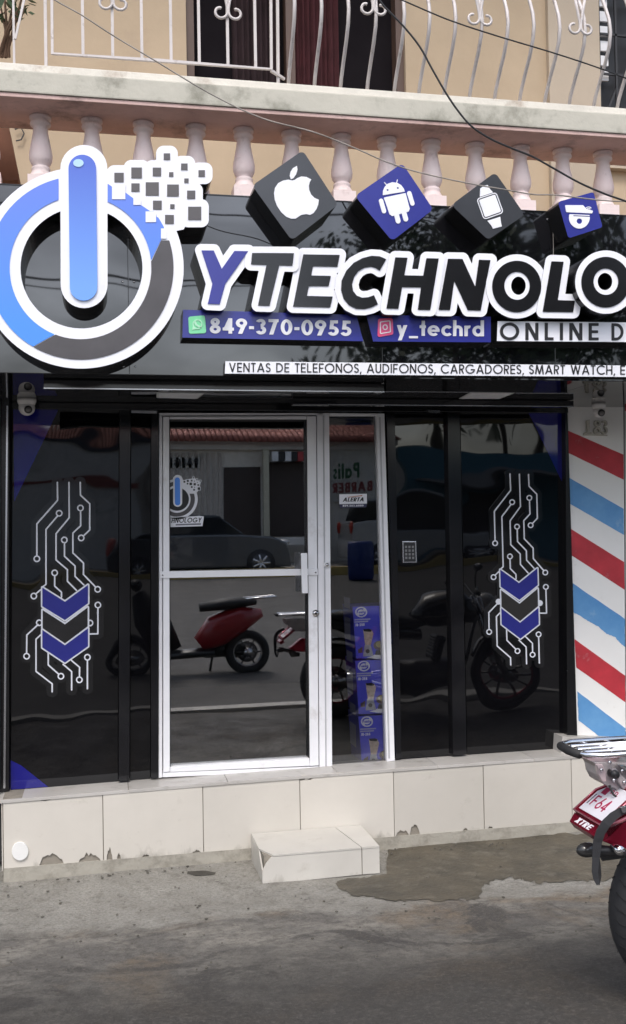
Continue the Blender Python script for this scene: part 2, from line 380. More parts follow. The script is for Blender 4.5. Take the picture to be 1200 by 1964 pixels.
def lettering(name, s, x0, y0, x1, y1, cap, Yf, Yb, m, parent=None, w=.15, gap=.13, ital=0.0, mapf=None, back=None):
    V, Fc = [], []
    mapf = mapf or (lambda x, y: P(x, y, Yf)); back = np.array([0, Yb-Yf, 0]) if back is None else back
    if abs(cap) > 28:                                  # big characters are parts of their own
        for ps in textpolys(s, x0, y0, x1, y1, cap, w, gap, ital):
            v, f, _ = extr(outline(ps, st=abs(cap)/40), mapf, back); fixn(mesh('character', v, f, m, parent).data)
        return None
    for ps in textpolys(s, x0, y0, x1, y1, cap, w, gap, ital):
        lp = outline(ps, st=abs(cap)/26)
        if not lp: continue
        v, f, _ = extr(lp, mapf, back); o = len(V); V += v; Fc += [tuple(i+o for i in q) for q in f]
    ob = mesh(name, V, Fc, m, parent); fixn(ob.data); return ob

# ---------------------------------------------------------------- materials
white_acr = mat('white_acrylic', (.83,.84,.89), .32, var=.05, vscale=3, dirt=.04, dirtcol=(.60,.60,.62), dscale=4)
black_acr = mat('black_acrylic_gloss', (.007,.007,.009), .02, ior=1.85, wavy=.003, var=.3, vscale=2)
black_pan = mat('black_gloss_panel', (.004,.004,.005), .02, ior=1.56, wavy=.005, var=.3, vscale=2)
black_side = mat('black_sign_edge', (.008,.008,.009), .25, var=.3)
letter_blk = mat('letter_face_black', (.012,.012,.014), .14, var=.2)
letter_blue = mat('letter_face_blue', (.032,.036,.27), .22, var=.1)
sign_blue = mat('sign_blue', (.028,.034,.26), .2, var=.1)
icon_blk = mat('icon_charcoal', (.045,.048,.055), .18, var=.15)
logo_blue = mat('logo_sky_blue', (.07,.28,.88), .3, col2=(.13,.22,.74), grad=(2.60,3.22))
bar_blue = mat('logo_bar_blue', (.16,.36,.88), .3, col2=(.08,.15,.60), grad=(2.75,3.28))
logo_gray = mat('logo_gray', (.075,.07,.075), .3, var=.2)
pix_gray = mat('pixel_gray', (.095,.09,.095), .4, var=.1)
panel_blue = mat('panel_blue', (.010,.010,.19), .03, ior=1.6, wavy=.008, var=.1)
alu = mat('white_aluminium', (.86,.86,.88), .35, var=.06, vscale=9, dirt=.05, dirtcol=(.45,.42,.38), dscale=5)
dark_alu = mat('dark_aluminium', (.010,.010,.012), .12, ior=1.5, var=.3)
steel = mat('bright_steel', (.6,.6,.62), .25, metal=1, var=.1)
chrome = mat('chrome', (.82,.82,.84), .08, metal=1, var=.05)
rubber = mat('black_rubber', (.018,.018,.019), .7, bump=.001, bscale=60)
blk_plastic = mat('black_plastic', (.02,.02,.022), .4)
tilem = mat('cream_glazed_tile', (.64,.605,.545), .24, col2=(.55,.52,.465), vscale=1.6, dirt=.04, dirtcol=(.33,.30,.25), dscale=5, bump=.0006, bscale=8)
def vary(m, a=.90, b=1.05):
    t = m.node_tree; bs = t.nodes['Principled BSDF']; src = bs.inputs['Base Color'].links[0].from_socket; oi = N(t, 'ShaderNodeObjectInfo'); mr = N(t, 'ShaderNodeMapRange'); mr.inputs[3].default_value = a; mr.inputs[4].default_value = b
    vm = N(t, 'ShaderNodeVectorMath', operation='SCALE'); t.links.new(oi.outputs['Random'], mr.inputs[0]); t.links.new(src, vm.inputs[0]); t.links.new(mr.outputs[0], vm.inputs['Scale']); t.links.new(vm.outputs[0], bs.inputs['Base Color'])
def splash(m, z0=.14, k=3.2, col=(.16,.145,.115), scale=9):
    t = m.node_tree; b = t.nodes['Principled BSDF']; l = t.links.new; src = b.inputs['Base Color'].links[0].from_socket
    tc = N(t, 'ShaderNodeTexCoord'); n = N(t, 'ShaderNodeTexNoise'); n.inputs['Scale'].default_value = scale; n.inputs['Detail'].default_value = 9; n.inputs['Roughness'].default_value = .72
    mpn = N(t, 'ShaderNodeMapping'); mpn.inputs['Scale'].default_value = (1, 1, .45); l(tc.outputs['Object'], mpn.inputs[0]); l(mpn.outputs[0], n.inputs['Vector'])
    sp = N(t, 'ShaderNodeSeparateXYZ'); l(tc.outputs['Object'], sp.inputs[0]); a = N(t, 'ShaderNodeMath', operation='MULTIPLY_ADD'); l(sp.outputs[2], a.inputs[0]); a.inputs[1].default_value = -k; a.inputs[2].default_value = z0*k
    ad = N(t, 'ShaderNodeMath', operation='ADD'); l(n.outputs[0], ad.inputs[0]); l(a.outputs[0], ad.inputs[1])
    r_ = N(t, 'ShaderNodeMapRange'); r_.inputs[1].default_value = .66; r_.inputs[2].default_value = .86; r_.inputs[4].default_value = .7; l(ad.outputs[0], r_.inputs[0])
    mm = N(t, 'ShaderNodeMix', data_type='RGBA'); l(r_.outputs[0], mm.inputs[0]); l(src, mm.inputs[6]); mm.inputs[7].default_value = (*col, 1); l(mm.outputs[2], b.inputs['Base Color'])
stepm = mat('cream_step_tile', (.60,.58,.53), .3, col2=(.50,.48,.44), vscale=2.2, dirt=.12, dirtcol=(.36,.33,.28), dscale=6, bump=.0006, bscale=8)
vary(tilem); vary(stepm)
splash(tilem, .13, 2.6, (.19,.175,.145), 6); splash(stepm, .05, 3.6, (.22,.20,.165), 7)
mortar = mat('grey_mortar', (.26,.235,.195), .95, bump=.004, bscale=50, dirt=.35, dirtcol=(.08,.075,.06), dscale=10)
sillm = mat('grey_sill_tile', (.52,.50,.47), .35, col2=(.42,.40,.37), vscale=3, dirt=.15, dirtcol=(.18,.16,.13), dscale=8)
beige = mat('beige_painted_wall', (.48,.375,.26), .85, var=.16, vscale=1.2, bump=.001, bscale=30, dirt=.03, dirtcol=(.35,.27,.2), dscale=2)
beige2 = mat('light_beige_painted_wall', (.46,.385,.30), .85, var=.08, vscale=1.5, bump=.001)
pink = mat('pink_painted_concrete', (.86,.70,.68), .7, col2=(.88,.77,.75), vscale=9, bump=.0015, bscale=60, dirt=.08, dirtcol=(.35,.24,.21), dscale=12)
pinkrail = mat('weathered_pink_concrete', (.74,.53,.49), .85, col2=(.58,.40,.36), vscale=4, bump=.003, bscale=35, dirt=.3, dirtcol=(.14,.10,.09), dscale=5)
cream = mat('weathered_cream_paint', (.52,.50,.43), .8, col2=(.44,.43,.37), vscale=4, bump=.002, bscale=40, dirt=.42, dirtcol=(.13,.125,.09), dscale=4)
ironw = mat('chipped_white_iron_paint', (.60,.56,.55), .55, dirt=.2, dirtcol=(.16,.10,.07), dscale=22, bump=.001)
brownp = mat('brown_painted_concrete', (.20,.085,.05), .75, var=.35, vscale=5, bump=.002)
wallwhite = mat('white_painted_pillar', (.86,.85,.82), .55, var=.06, vscale=2, dirt=.05, dirtcol=(.5,.47,.4), dscale=7, bump=.0008, bscale=25)
redp = mat('red_stripe_paint', (.52,.035,.05), .5, var=.25, vscale=7, bump=.0008, bscale=25, dirt=.03, dirtcol=(.62,.4,.4), dscale=14)
bluep = mat('blue_stripe_paint', (.085,.27,.56), .5, col2=(.15,.36,.64), vscale=6, bump=.0008, bscale=25, dirt=.08, dirtcol=(.45,.58,.68), dscale=9)
conc = None
boxblue = mat('printed_blue_carton', (.085,.09,.68), .3, var=.1, vscale=8)
boxdark = mat('printed_dark_blue_carton', (.10,.10,.60), .35, var=.2, vscale=8)
inkblack = mat('black_ink', (.012,.012,.014), .5)
inkwhite = mat('white_print', (.80,.80,.84), .4)
interior = mat('dark_interior_paint', (.03,.03,.032), .8)
glass = glassmat('door_glass_reflective', (.90,.905,.91), 2.7)
glass2 = glassmat('clear_window_glass', (.99,.99,.99), 1.75)

def groundmat():
    m = bpy.data.materials.new('worn_stained_concrete'); m.use_nodes = True; t = m.node_tree; b = t.nodes['Principled BSDF']; l = t.links.new
    tc = N(t, 'ShaderNodeTexCoord')
    def noise(sc, det=10, ro=.6, dist=0):
        n = N(t, 'ShaderNodeTexNoise'); n.inputs['Scale'].default_value = sc; n.inputs['Detail'].default_value = det; n.inputs['Roughness'].default_value = ro; n.inputs['Distortion'].default_value = dist
        l(tc.outputs['Object'], n.inputs['Vector']); return n.outputs[0]
    def rng(s, a, b_, c=0, d=1):
        n = N(t, 'ShaderNodeMapRange'); l(s, n.inputs[0]); n.inputs[1].default_value = a; n.inputs[2].default_value = b_; n.inputs[3].default_value = c; n.inputs[4].default_value = d; return n.outputs[0]
    def mixc(f, a, c):
        n = N(t, 'ShaderNodeMix', data_type='RGBA'); l(f, n.inputs[0])
        for i, q in ((6, a), (7, c)):
            if isinstance(q, tuple): n.inputs[i].default_value = (*q, 1)
            else: l(q, n.inputs[i])
        return n.outputs[2]
    def mth(op, a, c):
        n = N(t, 'ShaderNodeMath', operation=op)
        for i, q in ((0, a), (1, c)):
            if isinstance(q, (int, float)): n.inputs[i].default_value = q
            else: l(q, n.inputs[i])
        return n.outputs[0]
    base = mixc(rng(noise(3.2), .32, .68), (.33,.32,.29), (.23,.22,.195))
    base = mixc(rng(noise(70, 5, .8), .46, .62, 0, .6), base, (.12,.11,.09))
    base = mixc(rng(noise(11, 8, .75), .53, .62, 0, .55), base, (.14,.13,.11))
    sep = N(t, 'ShaderNodeSeparateXYZ'); l(tc.outputs['Object'], sep.inputs[0])
    # older, oil-stained concrete away from the wall, with a broken edge
    edge = mth('ADD', sep.outputs[1], mth('ADD', mth('MULTIPLY', noise(1.25, 6, .6, .6), 1.9), mth('MULTIPLY', noise(9, 8, .75), .45)))
    old = rng(edge, .20, .0)
    oldc = mixc(rng(noise(2.4, 10, .68, .5), .42, .56), (.25,.235,.205), (.125,.118,.108))
    oldc = mixc(rng(noise(1.1, 8, .6, .8), .50, .62, 0, .85), oldc, (.17,.12,.07))
    oldc = mixc(rng(noise(1.6, 9, .7, 1.2), .54, .60, 0, .9), oldc, (.045,.041,.04))
    oldc = mixc(rng(noise(22, 9, .85), .47, .58, 0, .7), oldc, (.06,.054,.046))
    oldc = mixc(rng(noise(90, 4, .8), .55, .66, 0, .65), oldc, (.27,.24,.20))
    col = mixc(mth('MULTIPLY', old, .93), base, oldc)
    far = rng(mth('ADD', sep.outputs[1], mth('MULTIPLY', noise(2.2, 9, .7), .9)), -.9, -1.75)  # vignette-like darkening towards the camera, painted into the pavement colour
    fade_dark = mixc(rng(noise(60, 5, .8), .5, .64, 0, .6), (.035,.032,.028), (.11,.10,.09))
    col = mixc(mth('MULTIPLY', far, .88), col, fade_dark)
    st = rng(noise(7, 9, .72), .60, .66); col = mixc(mth('MULTIPLY', st, .55), col, (.05,.045,.04))
    l(col, b.inputs['Base Color']); l(rng(noise(5), .3, .7, .55, .95), b.inputs['Roughness'])
    bp = N(t, 'ShaderNodeBump'); bp.inputs['Strength'].default_value = .9; bp.inputs['Distance'].default_value = .022
    l(mth('ADD', noise(14, 12, .72), mth('MULTIPLY', noise(90, 4), .35)), bp.inputs['Height']); l(bp.outputs[0], b.inputs['Normal'])
    return m
vary(pink, .92, 1.04); vary(sillm, .85, 1.05)
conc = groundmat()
asph = mat('street_asphalt', (.085,.08,.074), .85, col2=(.06,.057,.053), vscale=2.5, bump=.004, bscale=90, dirt=.15, dscale=2)

# ---------------------------------------------------------------- ground, street
def gz(y):                                          # the pavement rises gently from the wall towards the street
    y = -y
    if y < .6: return 0.0
    if y < 2.5: t = (y-.6)/1.9; return .2*t*t*(3-2*t)
    return .2
xs = np.linspace(-6, 9, 76); ys = np.linspace(.3, -3.1, 60); V = []; Fc = []
rs = np.random.RandomState(3)
for y in ys:
    for x in xs:
        V.append((x, y, gz(y)+.004*math.sin(x*3.1+y*2)+.003*math.sin(x*7.3-y*5.1)+rs.uniform(-.0012,.0012)))
nx = len(xs)
for j in range(len(ys)-1):
    for i in range(nx-1): Fc.append((j*nx+i, (j+1)*nx+i, (j+1)*nx+i+1, j*nx+i+1))
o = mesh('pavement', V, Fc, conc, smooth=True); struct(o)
struct(mesh('street', [(-80,-3.25,.17),(80,-3.25,.17),(80,-19,.62),(-80,-19,.62)], [(0,3,2,1)], asph))
struct(mesh('ground', [(-600,400,-.06),(600,400,-.06),(600,.25,-.06),(-600,.25,-.06),(600,-3.2,-.03),(-600,-3.2,-.03),(600,-18.6,.55),(-600,-18.6,.55),(600,-700,.62),(-600,-700,.62)], [(0,3,2,1),(3,5,4,2),(5,7,6,4),(7,9,8,6)], mat('bare_ground', (.10,.09,.07), .95, bump=.01, bscale=5)))
o = box('kerb', -60, 60, -3.26, -3.1, .02, .225, mat('kerb_concrete', (.46,.44,.40), .8, dirt=.2, bump=.003)); struct(o)
yk = mat('yellow_kerb_paint', (.50,.36,.12), .7, dirt=.3, dirtcol=(.2,.17,.12), dscale=2)
struct(box('far_kerb', -60, 60, -19.3, -18.9, .4, .82, yk))
struct(box('far_pavement', -60, 60, -24.0, -19.3, .4, .80, mat('far_pavement_concrete', (.30,.28,.25), .9, dirt=.2)))

def blob(pts, jit, n=5, closed=True):               # roughen a polygon outline
    out_ = []; k = len(pts)
    for i in range(k):
        a = np.array(pts[i], float); b = np.array(pts[(i+1) % k], float)
        for j in range(n): t = j/n; out_.append(a*(1-t)+b*t+rs.uniform(-jit, jit, 2)*(1 if j else .4))
    return out_
def sheet(name, pts, m, lift):
    c = [G(x, y, .0) for x, y in pts]
    c = [G(x, y, gz(q[1])) for (x, y), q in zip(pts, c)]; c = [G(x, y, gz(q[1])) for (x, y), q in zip(pts, c)]
    bm = bmesh.new(); f = bm.faces.new([bm.verts.new((q[0], q[1], gz(q[1])+lift)) for q in c])
    bmesh.ops.triangulate(bm, faces=[f])
    bmesh.ops.subdivide_edges(bm, edges=[e for e in bm.edges if e.calc_length() > .12], cuts=4, use_grid_fill=True)
    for v in bm.verts: v.co.z = gz(v.co.y)+.004*math.sin(v.co.x*3.1+v.co.y*2)+.003*math.sin(v.co.x*7.3-v.co.y*5.1)+lift
    bmesh.ops.recalc_face_normals(bm, faces=bm.faces[:])
    if bm.faces and sum(f.normal.z for f in bm.faces) < 0: bmesh.ops.reverse_faces(bm, faces=bm.faces[:])
    me = bpy.data.meshes.new(name); bm.to_mesh(me); bm.free(); me.materials.append(m); return link(name, me)
wetm = mat('damp_dirt', (.10,.085,.06), .55, col2=(.055,.05,.038), vscale=4.5, bump=.012, bscale=30, dirt=.4, dirtcol=(.16,.145,.115), dscale=11)
damp = [(742,1627),(800,1624),(900,1612),(980,1603),(1060,1602),(1215,1600),(1330,1604),(1330,1700),(1200,1684),(1150,1688),(1100,1690),(1050,1695),(1015,1690),(985,1682),(950,1684),(925,1700),(920,1724),(880,1727),(800,1730),(740,1731),(680,1720),(648,1704),(645,1690),(700,1684),(742,1677)]
struct(sheet('damp_dirt_patch', blob(damp, 4.0, 7), wetm, .0035))
dk = mat('dark_stain', (.06,.055,.045), .8, var=.4, vscale=12, bump=.003)
struct(sheet('dark_stain', blob([(360,1672),(395,1671),(414,1675),(410,1679),(375,1681),(358,1677)], 1, 3), dk, .0035))
def pebbles():
    parts = []
    for i in range(260):
        x = rs.uniform(-.6, 3); y = rs.uniform(-1.9, -.3) if i % 3 else rs.uniform(-.32, -.22); s = rs.uniform(.0015, .006)
        v, f = boxvf(-s, s, -s*.8, s*.8, -s*.3, s*.6); a = rs.uniform(0, 3); ca, sa = math.cos(a), math.sin(a)
        parts.append(([(x+p[0]*ca-p[1]*sa, y+p[0]*sa+p[1]*ca, gz(y)+.006+p[2]) for p in v], f))
    V, Fc = merge(parts); o = mesh('loose_grit', V, Fc, mat('grit', (.13,.12,.10), .9, var=.5, vscale=3)); o['kind'] = 'stuff'
    tag(o, 'loose grit and crumbs of mortar lying on the pavement', 'grit')
pebbles()

# ---------------------------------------------------------------- the building
bld = thing('shop_building', 'two-storey building with beige upper floor and black-panelled shop front', 'building', (1.2, 1, 0))
def wall_with(name, x0, x1, z0, z1, holes, y0, y1, m):
    cur = x0; parts = []
    for (a, b, c, d) in holes:
        if a > cur: parts.append(boxvf(cur, a, y0, y1, z0, z1))
        if c > z0: parts.append(boxvf(a, b, y0, y1, z0, c))
        if d < z1: parts.append(boxvf(a, b, y0, y1, d, z1))
        cur = b
    if x1 > cur: parts.append(boxvf(cur, x1, y0, y1, z0, z1))
    V, Fc = merge(parts); return mesh(name, V, Fc, m, bld)
WX0, WX1, RX0, RX1 = .49, 1.735, 2.93, 3.9
wall_with('upper_wall', -3.4, 5.5, 3.1, 6.6, [(WX0, WX1, 4.05, 5.9), (RX0, RX1, 3.87, 5.7)], 0, .18, beige)
box('pilaster', 2.6, 2.925, -.035, -.001, 3.12, 6.6, beige2, bld)
box('balcony_slab', -3.4, 5.5, -1.0, -.0, 2.43, 3.14, mat('concrete_slab_paint', (.45,.36,.28), .85), bld)
soff = mat('black_soffit_panel', (.010,.010,.012), .025, ior=1.75, wavy=.003, var=.3)
for a, b in ((-3.4, -.55), (-.547, .9), (.903, 2.35), (2.353, 3.8), (3.803, 5.5)):
    box('soffit_panel', a, b, -1.025, -.002, 2.415, 2.428, soff, bld)
wall_with('lower_wall', -3.4, 5.5, .02, 2.43, [(.30, 1.6, .40, 2.40)], .04, .22, interior)
box('roof_slab', -3.5, 5.6, -1.2, 3, 6.6, 6.75, cream, bld)
# upstairs openings
wf = box('window', WX0, WX1, .12, .15, 4.05, 5.9, mat('dark_window_glass', (.010,.008,.010), .9, spec=.1), bld)
wf['label'] = 'tall dark window opening with red curtain'
frm = mat('brown_window_frame', (.10,.06,.045), .5)
for a, b, c, d in ((WX0, WX0+.045, 4.05, 5.9), (WX1-.045, WX1, 4.05, 5.9), (1.05, 1.10, 4.05, 5.9)):
    box('window_frame', a, b, .03, .118, c, d, frm, wf)
def drape(name, x0, x1, z0, z1, y, m, parent, n=26):
    V, Fc = [], []
    for i in range(n+1):
        x = x0+(x1-x0)*i/n; yy = y+.025*math.sin(i*1.9)+.01*math.sin(i*.7)
        V += [(x, yy, z0), (x, yy, z1)]
    for i in range(n): Fc.append((2*i, 2*i+2, 2*i+3, 2*i+1))
    return mesh(name, V, Fc, m, parent, True)
drape('curtain', 1.10, 1.36, 4.07, 5.88, .085, mat('dark_red_curtain', (.05,.005,.009), .9, var=.4, vscale=10), wf)
drape('curtain', .75, 1.02, 4.07, 5.88, .085, mat('maroon_curtain', (.018,.005,.008), .9, var=.4, vscale=10), wf)
rw = box('window', RX0, RX1, .12, .15, 3.87, 5.7, MATS['black_plastic'], bld); rw['label'] = 'barred window behind dark scrollwork'
darkiron = mat('dark_iron', (.03,.03,.033), .5)
ww = []
for i in range(9): ww.append([(RX0+.03+.11*i, .04, 3.88), (RX0+.03+.11*i, .04, 5.7)])
for i in range(8): ww.append([(RX0, .04, 3.95+.24*i), (RX1, .04, 3.95+.24*i)])
for i in range(7): ww.append([(RX0+.03+.11*i, .045, 4.1+.2*(i % 3)), (RX0+.14+.11*i, .045, 4.35+.2*(i % 3))])
tubes('window_bars', ww, .009, darkiron, rw, 4)
for k in range(6): box('louvre_slat', RX0+.02, RX0+.1, .06, .075, 4.4+.09*k, 4.46+.09*k, alu, rw)
box('window_sill', RX0-.03, RX1, -.05, .1, 3.83, 3.868, beige2, bld)
tube('wall_hook', [P(x, y, -.02) for x, y in ((28,248),(40,244),(46,256),(40,268),(30,270))], .004, darkiron, bld, 5)
o = slab('brown_pier', [(-60,222),(12,222),(36,340),(34,345),(-60,348)], -.62, -.35, brownp); tag(o, 'brown tapered painted pier on the balcony at the left edge', 'pier')

# interior seen faintly through the glass
V, Fc = boxvf(.05, 1.9, .23, 3.2, .40, 2.42); o = mesh('interior_room', V, [tuple(reversed(f)) for f in Fc if f != (0,1,5,4)], interior, bld)
box('interior_floor_tiles', .25, 1.7, .02, .24, .36, .42, mat('interior_floor', (.06,.058,.055), .3), bld)

# ---------------------------------------------------------------- balustrade
bal = thing('balustrade', 'pink turned concrete balusters under a weathered cream rail along the balcony', 'balustrade', (1.1, -.95, 3.14))
box('top_rail', -3.4, 5.5, -1.15, -.75, 3.572, 3.664, cream, bal, .006)
box('rail_groove', -3.4, 5.5, -1.09, -.80, 3.6645, 3.6745, mortar, bal)
box('rail_lip', -3.4, 5.5, -1.104, -.78, 3.675, 3.713, mat('white_chipped_rail_paint', (.70,.67,.60), .8, dirt=.3, dirtcol=(.22,.12,.06), dscale=4, bump=.003), bal, .004)
box('rail_moulding', -3.4, 5.5, -1.142, -.80, 3.554, 3.571, pinkrail, bal, .005)
box('bottom_rail', -3.4, 5.5, -1.02, -.88, 3.142, 3.175, pink, bal)
BX = [-.9, -.68, -.457, -.237, -.017, .208, .441, .658, .881, 1.116, 1.336, 1.553, 1.773, 2.004, 2.224, 2.438, 2.66, 2.88, 3.1, 3.32]
prof = [(.047,3.553),(.047,3.541),(.036,3.538),(.036,3.532),(.043,3.528),(.0455,3.520),(.043,3.512),(.033,3.508),(.0315,3.498),(.0335,3.475),(.040,3.44),(.047,3.405),(.0505,3.38),(.049,3.36),(.042,3.343),(.033,3.334),(.033,3.330),(.039,3.327),(.041,3.319),(.038,3.312),(.042,3.305),(.050,3.288),(.052,3.283)]
v1, f1 = lathevf([(r, z-3.16) for r, z in prof], n=22); v2, f2 = boxvf(-.053, .053, -.053, .053, .015, .122)
V, Fc = merge([(v1, f1), (v2, f2)]); b0 = mesh('baluster', V, Fc, pink, None, True)
sm = [len(f) == 4 and i < len(f1) for i, f in enumerate(Fc)]; b0.data.polygons.foreach_set('use_smooth', sm)
b0.parent = bal
for i, x in enumerate(BX):
    b = b0 if i == 0 else b0.copy()
    if i: COL.objects.link(b)
    b.location = (x-1.1, 0, .02); b.rotation_euler.z = rs.uniform(-.04, .04)

# ---------------------------------------------------------------- iron grille
gri = thing('balcony_grille', 'white painted iron security bars with scrolls standing on the balcony rail', 'grille', (1.1, -1.05, 3.70))
def vbar(px, Yp, ytop=-330, ybot=100, r=.0085):
    a = P(px, ybot, Yp); tube('bar', [(a[0], Yp, a[2]), (a[0], Yp, 4.75)], r, ironw, gri, 4)
FY = -1.10
gate = tube('gate_frame', [P(100,-5,FY)+np.array([0,0,.5]), P(100,103,FY), P(312,117,FY), P(520,133,FY), P(521,0,FY)+np.array([0,0,.5])], .009, ironw, gri, 4)
for x, yb in ((159,107),(216,111),(272,115),(328,120),(382,124),(437,128),(490,132)):
    a = P(x, yb, FY); tube('bar', [(a[0], FY, a[2]), (a[0], FY, 4.75)], .0085, ironw, gate, 4).location = (0,0,0)
vbar(88, -1.08, ybot=131, r=.009)
tube('bar', [P(27,128,-1.08), P(25,0,-1.08)+np.array([0,0,.6])], .0065, ironw, gri, 4)
tube('bar', [P(29,75,-1.085), P(46,0,-1.085)], .0065, ironw, gri, 4)
tube('bar', [P(519,135,FY), P(545,152,-1.06)], .008, ironw, gri, 4)
tube('bar', [P(533,165,-1.07), P(534,0,-1.07)+np.array([0,0,.6])], .009, ironw, gri, 4)
def belly(x, yb, sc=False):
    X = P(x, yb, -1.06)[0]; Z0 = 3.71
    prof_ = [(0,-1.06),(.05,-1.085),(.11,-1.135),(.17,-1.19),(.23,-1.23),(.29,-1.245),(.35,-1.235),(.42,-1.205),(.5,-1.165),(.62,-1.12),(.8,-1.085),(1.05,-1.06)]
    tube('bar', [(X, y, Z0+h) for h, y in prof_], .0086, ironw, gri, 5, smooth=True)
    return X
for x, yb in ((552,163),(602,172),(652,176),(703,180),(755,184),(802,189),(850,192),(899,196),(947,199),(995,203),(1043,206),(1090,210),(1137,213),(1182,216),(1226,219),(1270,222)):
    belly(x, yb)
def scroll(cx, cy, Yp, r=12.5):
    c = P(cx, cy, Yp); s = (Yp+CD)/FPX
    for sg in (-1, 1):
        q_ = [(sg*11, 62), (sg*7, 40), (sg*3.2, 20), (sg*1.2, 8)]
        for i in range(22):
            t = i/21; a = t*5.0; rr = r*(1.12-.55*t); q_.append((sg*(1.0+r*1.12-math.cos(a)*rr), -math.sin(a)*rr))
        tube('scroll', [(c[0]+x*s, Yp, c[2]+y*s) for x, y in q_], .0066, ironw, gri, 5, smooth=True)
scroll(437, 24, FY-.012); scroll(216, 6, FY-.012)
for x, y in ((716, 16), (920, 36), (1113, 54)): scroll(x, y, -1.245)

# pot plant behind the grille
pl_ = thing('potted_plant', 'leafy dark green plant with bare brown twigs behind the bars, top left corner', 'plant', tuple(P(10, 60, -.75)))
twig = mat('brown_twig', (.09,.05,.03), .9); leafm = mat('dark_green_leaf', (.03,.06,.03), .5, col2=(.05,.09,.04), vscale=15)
for i in range(9):
    a = P(5+rs.uniform(-12,12), 110, -.75); b = P(rs.uniform(-20,50), rs.uniform(-40,30), -.75+rs.uniform(-.08,.08)); tube('twig', [a, (a+b)/2+rs.uniform(-.02,.02,3), b], [.008,.006,.003], twig, pl_, 5)
for i in range(70):
    c = P(rs.uniform(-30,64), rs.uniform(-60,42), -.75+rs.uniform(-.12,.12)); l_ = rs.uniform(.02,.04); d = rs.normal(size=3); d /= np.linalg.norm(d); e = np.cross(d, [0,0,1]); e /= np.linalg.norm(e)
    if c[2] < 4.0: continue
    mesh('leaf', [c, c+d*l_+e*l_*.5, c+d*l_*2, c+d*l_-e*l_*.5], [(0,1,2,3)], leafm, pl_)

# ---------------------------------------------------------------- fascia
fas = thing('sign_fascia', 'glossy black sign fascia running across the shop front below the balcony', 'fascia', (1.2, -1.03, 2.415))
FXs = [-3.4, P(-300,500,-1.03)[0], P(245,500,-1.03)[0], P(729,500,-1.03)[0], P(1060,480,-1.03)[0], P(1500,480,-1.03)[0], 5.5]
for a, b in zip(FXs, FXs[1:]):
    box('fascia_panel', a+.0012, b-.0012, -1.03, -1.027, 2.416, 3.218, black_acr, fas, .0008)
for fx_ in FXs[1:-1]:
    for fz_ in (2.45, 2.82, 3.185):
        for sg_ in (-.025, .025): tube('screw', [(fx_+sg_, -1.0302, fz_), (fx_+sg_, -1.0325, fz_)], .0045, steel, fas, 8)
box('fascia_frame', -3.39, 5.49, -1.0265, -1.005, 2.418, 3.215, dark_alu, fas)
box('fascia_top_trim', -3.4, 5.5, -1.0325, -1.0, 3.2185, 3.224, dark_alu, fas)

FY0 = -1.031; FYF = -1.16
# power logo
lg = thing('power_button_logo', 'large power button emblem in light blue and grey with white rim and loose pixels', 'sign', tuple(P(160, 700, FY0)))
cx, cy = 155, 514
sq = [(608,214,48),(698,190,54),(802,185,43),(853,107,33),(942,159,33),(1031,193,33),(875,198,22),(953,230,22),(692,265,42),(778,272,67),(884,280,60),(977,302,42),(804,355,45),(881,362,22),(995,397,67),(866,428,45)]
SQ = [(x/2.667, 260+y/2.667, s/2.667/2) for x, y, s in sq]
sqp = [rc(x-h, y-h, x+h, y+h) for x, y, h in SQ]
fill = [[(228,330),(260,320),(330,312),(385,345),(372,400),(352,440),(300,450),(240,380)]]
ringo = [circ(cx, cy, 197, 193, 90)]; hole = [circ(156, 514, 117, 116, 70)]
barp = [capsule(160.5, 323, 161, 546, 45, 16)]
def rimfield():
    polys = ringo+sqp+fill+barp; st = .9
    A = np.concatenate([np.asarray(p, float) for p in polys]); x0, y0 = A.min(0)-18; x1, y1 = A.max(0)+18
    X, Y = np.meshgrid(np.arange(x0, x1, st), np.arange(y0, y1, st))
    ring = np.maximum(sdp(ringo[0], X, Y), -sdp(hole[0], X, Y))
    px_ = np.min([sdp(p, X, Y) for p in sqp], axis=0)-14.5; fl = sdp(fill[0], X, Y)
    d = np.minimum(np.minimum(ring, np.minimum(px_, fl)), sdp(barp[0], X, Y))
    d2 = np.maximum(d, -1e9)
    return [simplify(l, .14) for l in contours(d2, x0, y0, st) if len(l) > 8]
V, Fc, mi = extr(rimfield(), lambda x, y: P(x, y, FYF), np.array([0, FY0-FYF, 0]))
rim = mesh('rim_box', V, Fc, [white_acr, black_side], lg, idx=mi); fixn(rim.data)
blueclip = [(-60,720),(64,664),(105,641),(200,571),(290,498),(309,459),(316,430),(306,418),(300,416),(298,405),(288,405),(270,393),(270,388),(255,380),(240,369),(240,381),(214.5,381),(214.5,358),(206,352),(206,250),(-60,250)]
band = [circ(154, 513.5, 178.5, 176, 90)]; bandc = [circ(154, 513.5, 136, 137, 80)]
barcut = [rc(112, 250, 206, 600)]
plate('blue_arc', band, FYF-.003, FYF, logo_blue, lg, cut=bandc+barcut, clip=[blueclip], st=.9)
grayclip = [(309,461),(332,461),(400,520),(400,760),(-40,760),(64,665.5),(105,642.5),(200,572.5),(291,499.5)]
plate('gray_arc', band, FYF-.003, FYF, logo_gray, lg, cut=bandc+barcut, clip=[grayclip], st=.9)
plate('power_bar', [capsule(157.5, 323, 160, 550, 26.5, 16)], FYF-.008, FYF, bar_blue, lg)
plate('highlight', [circ(150, 312.5, 10, 7.5, 24)], FYF-.011, FYF-.0082, mat('pale_blue_highlight', (.45,.68,.85), .3), lg)
for x, y, h in SQ: slab('pixel_square', rc(x-h, y-h, x+h, y+h), FYF-.003, FYF, pix_gray, lg)
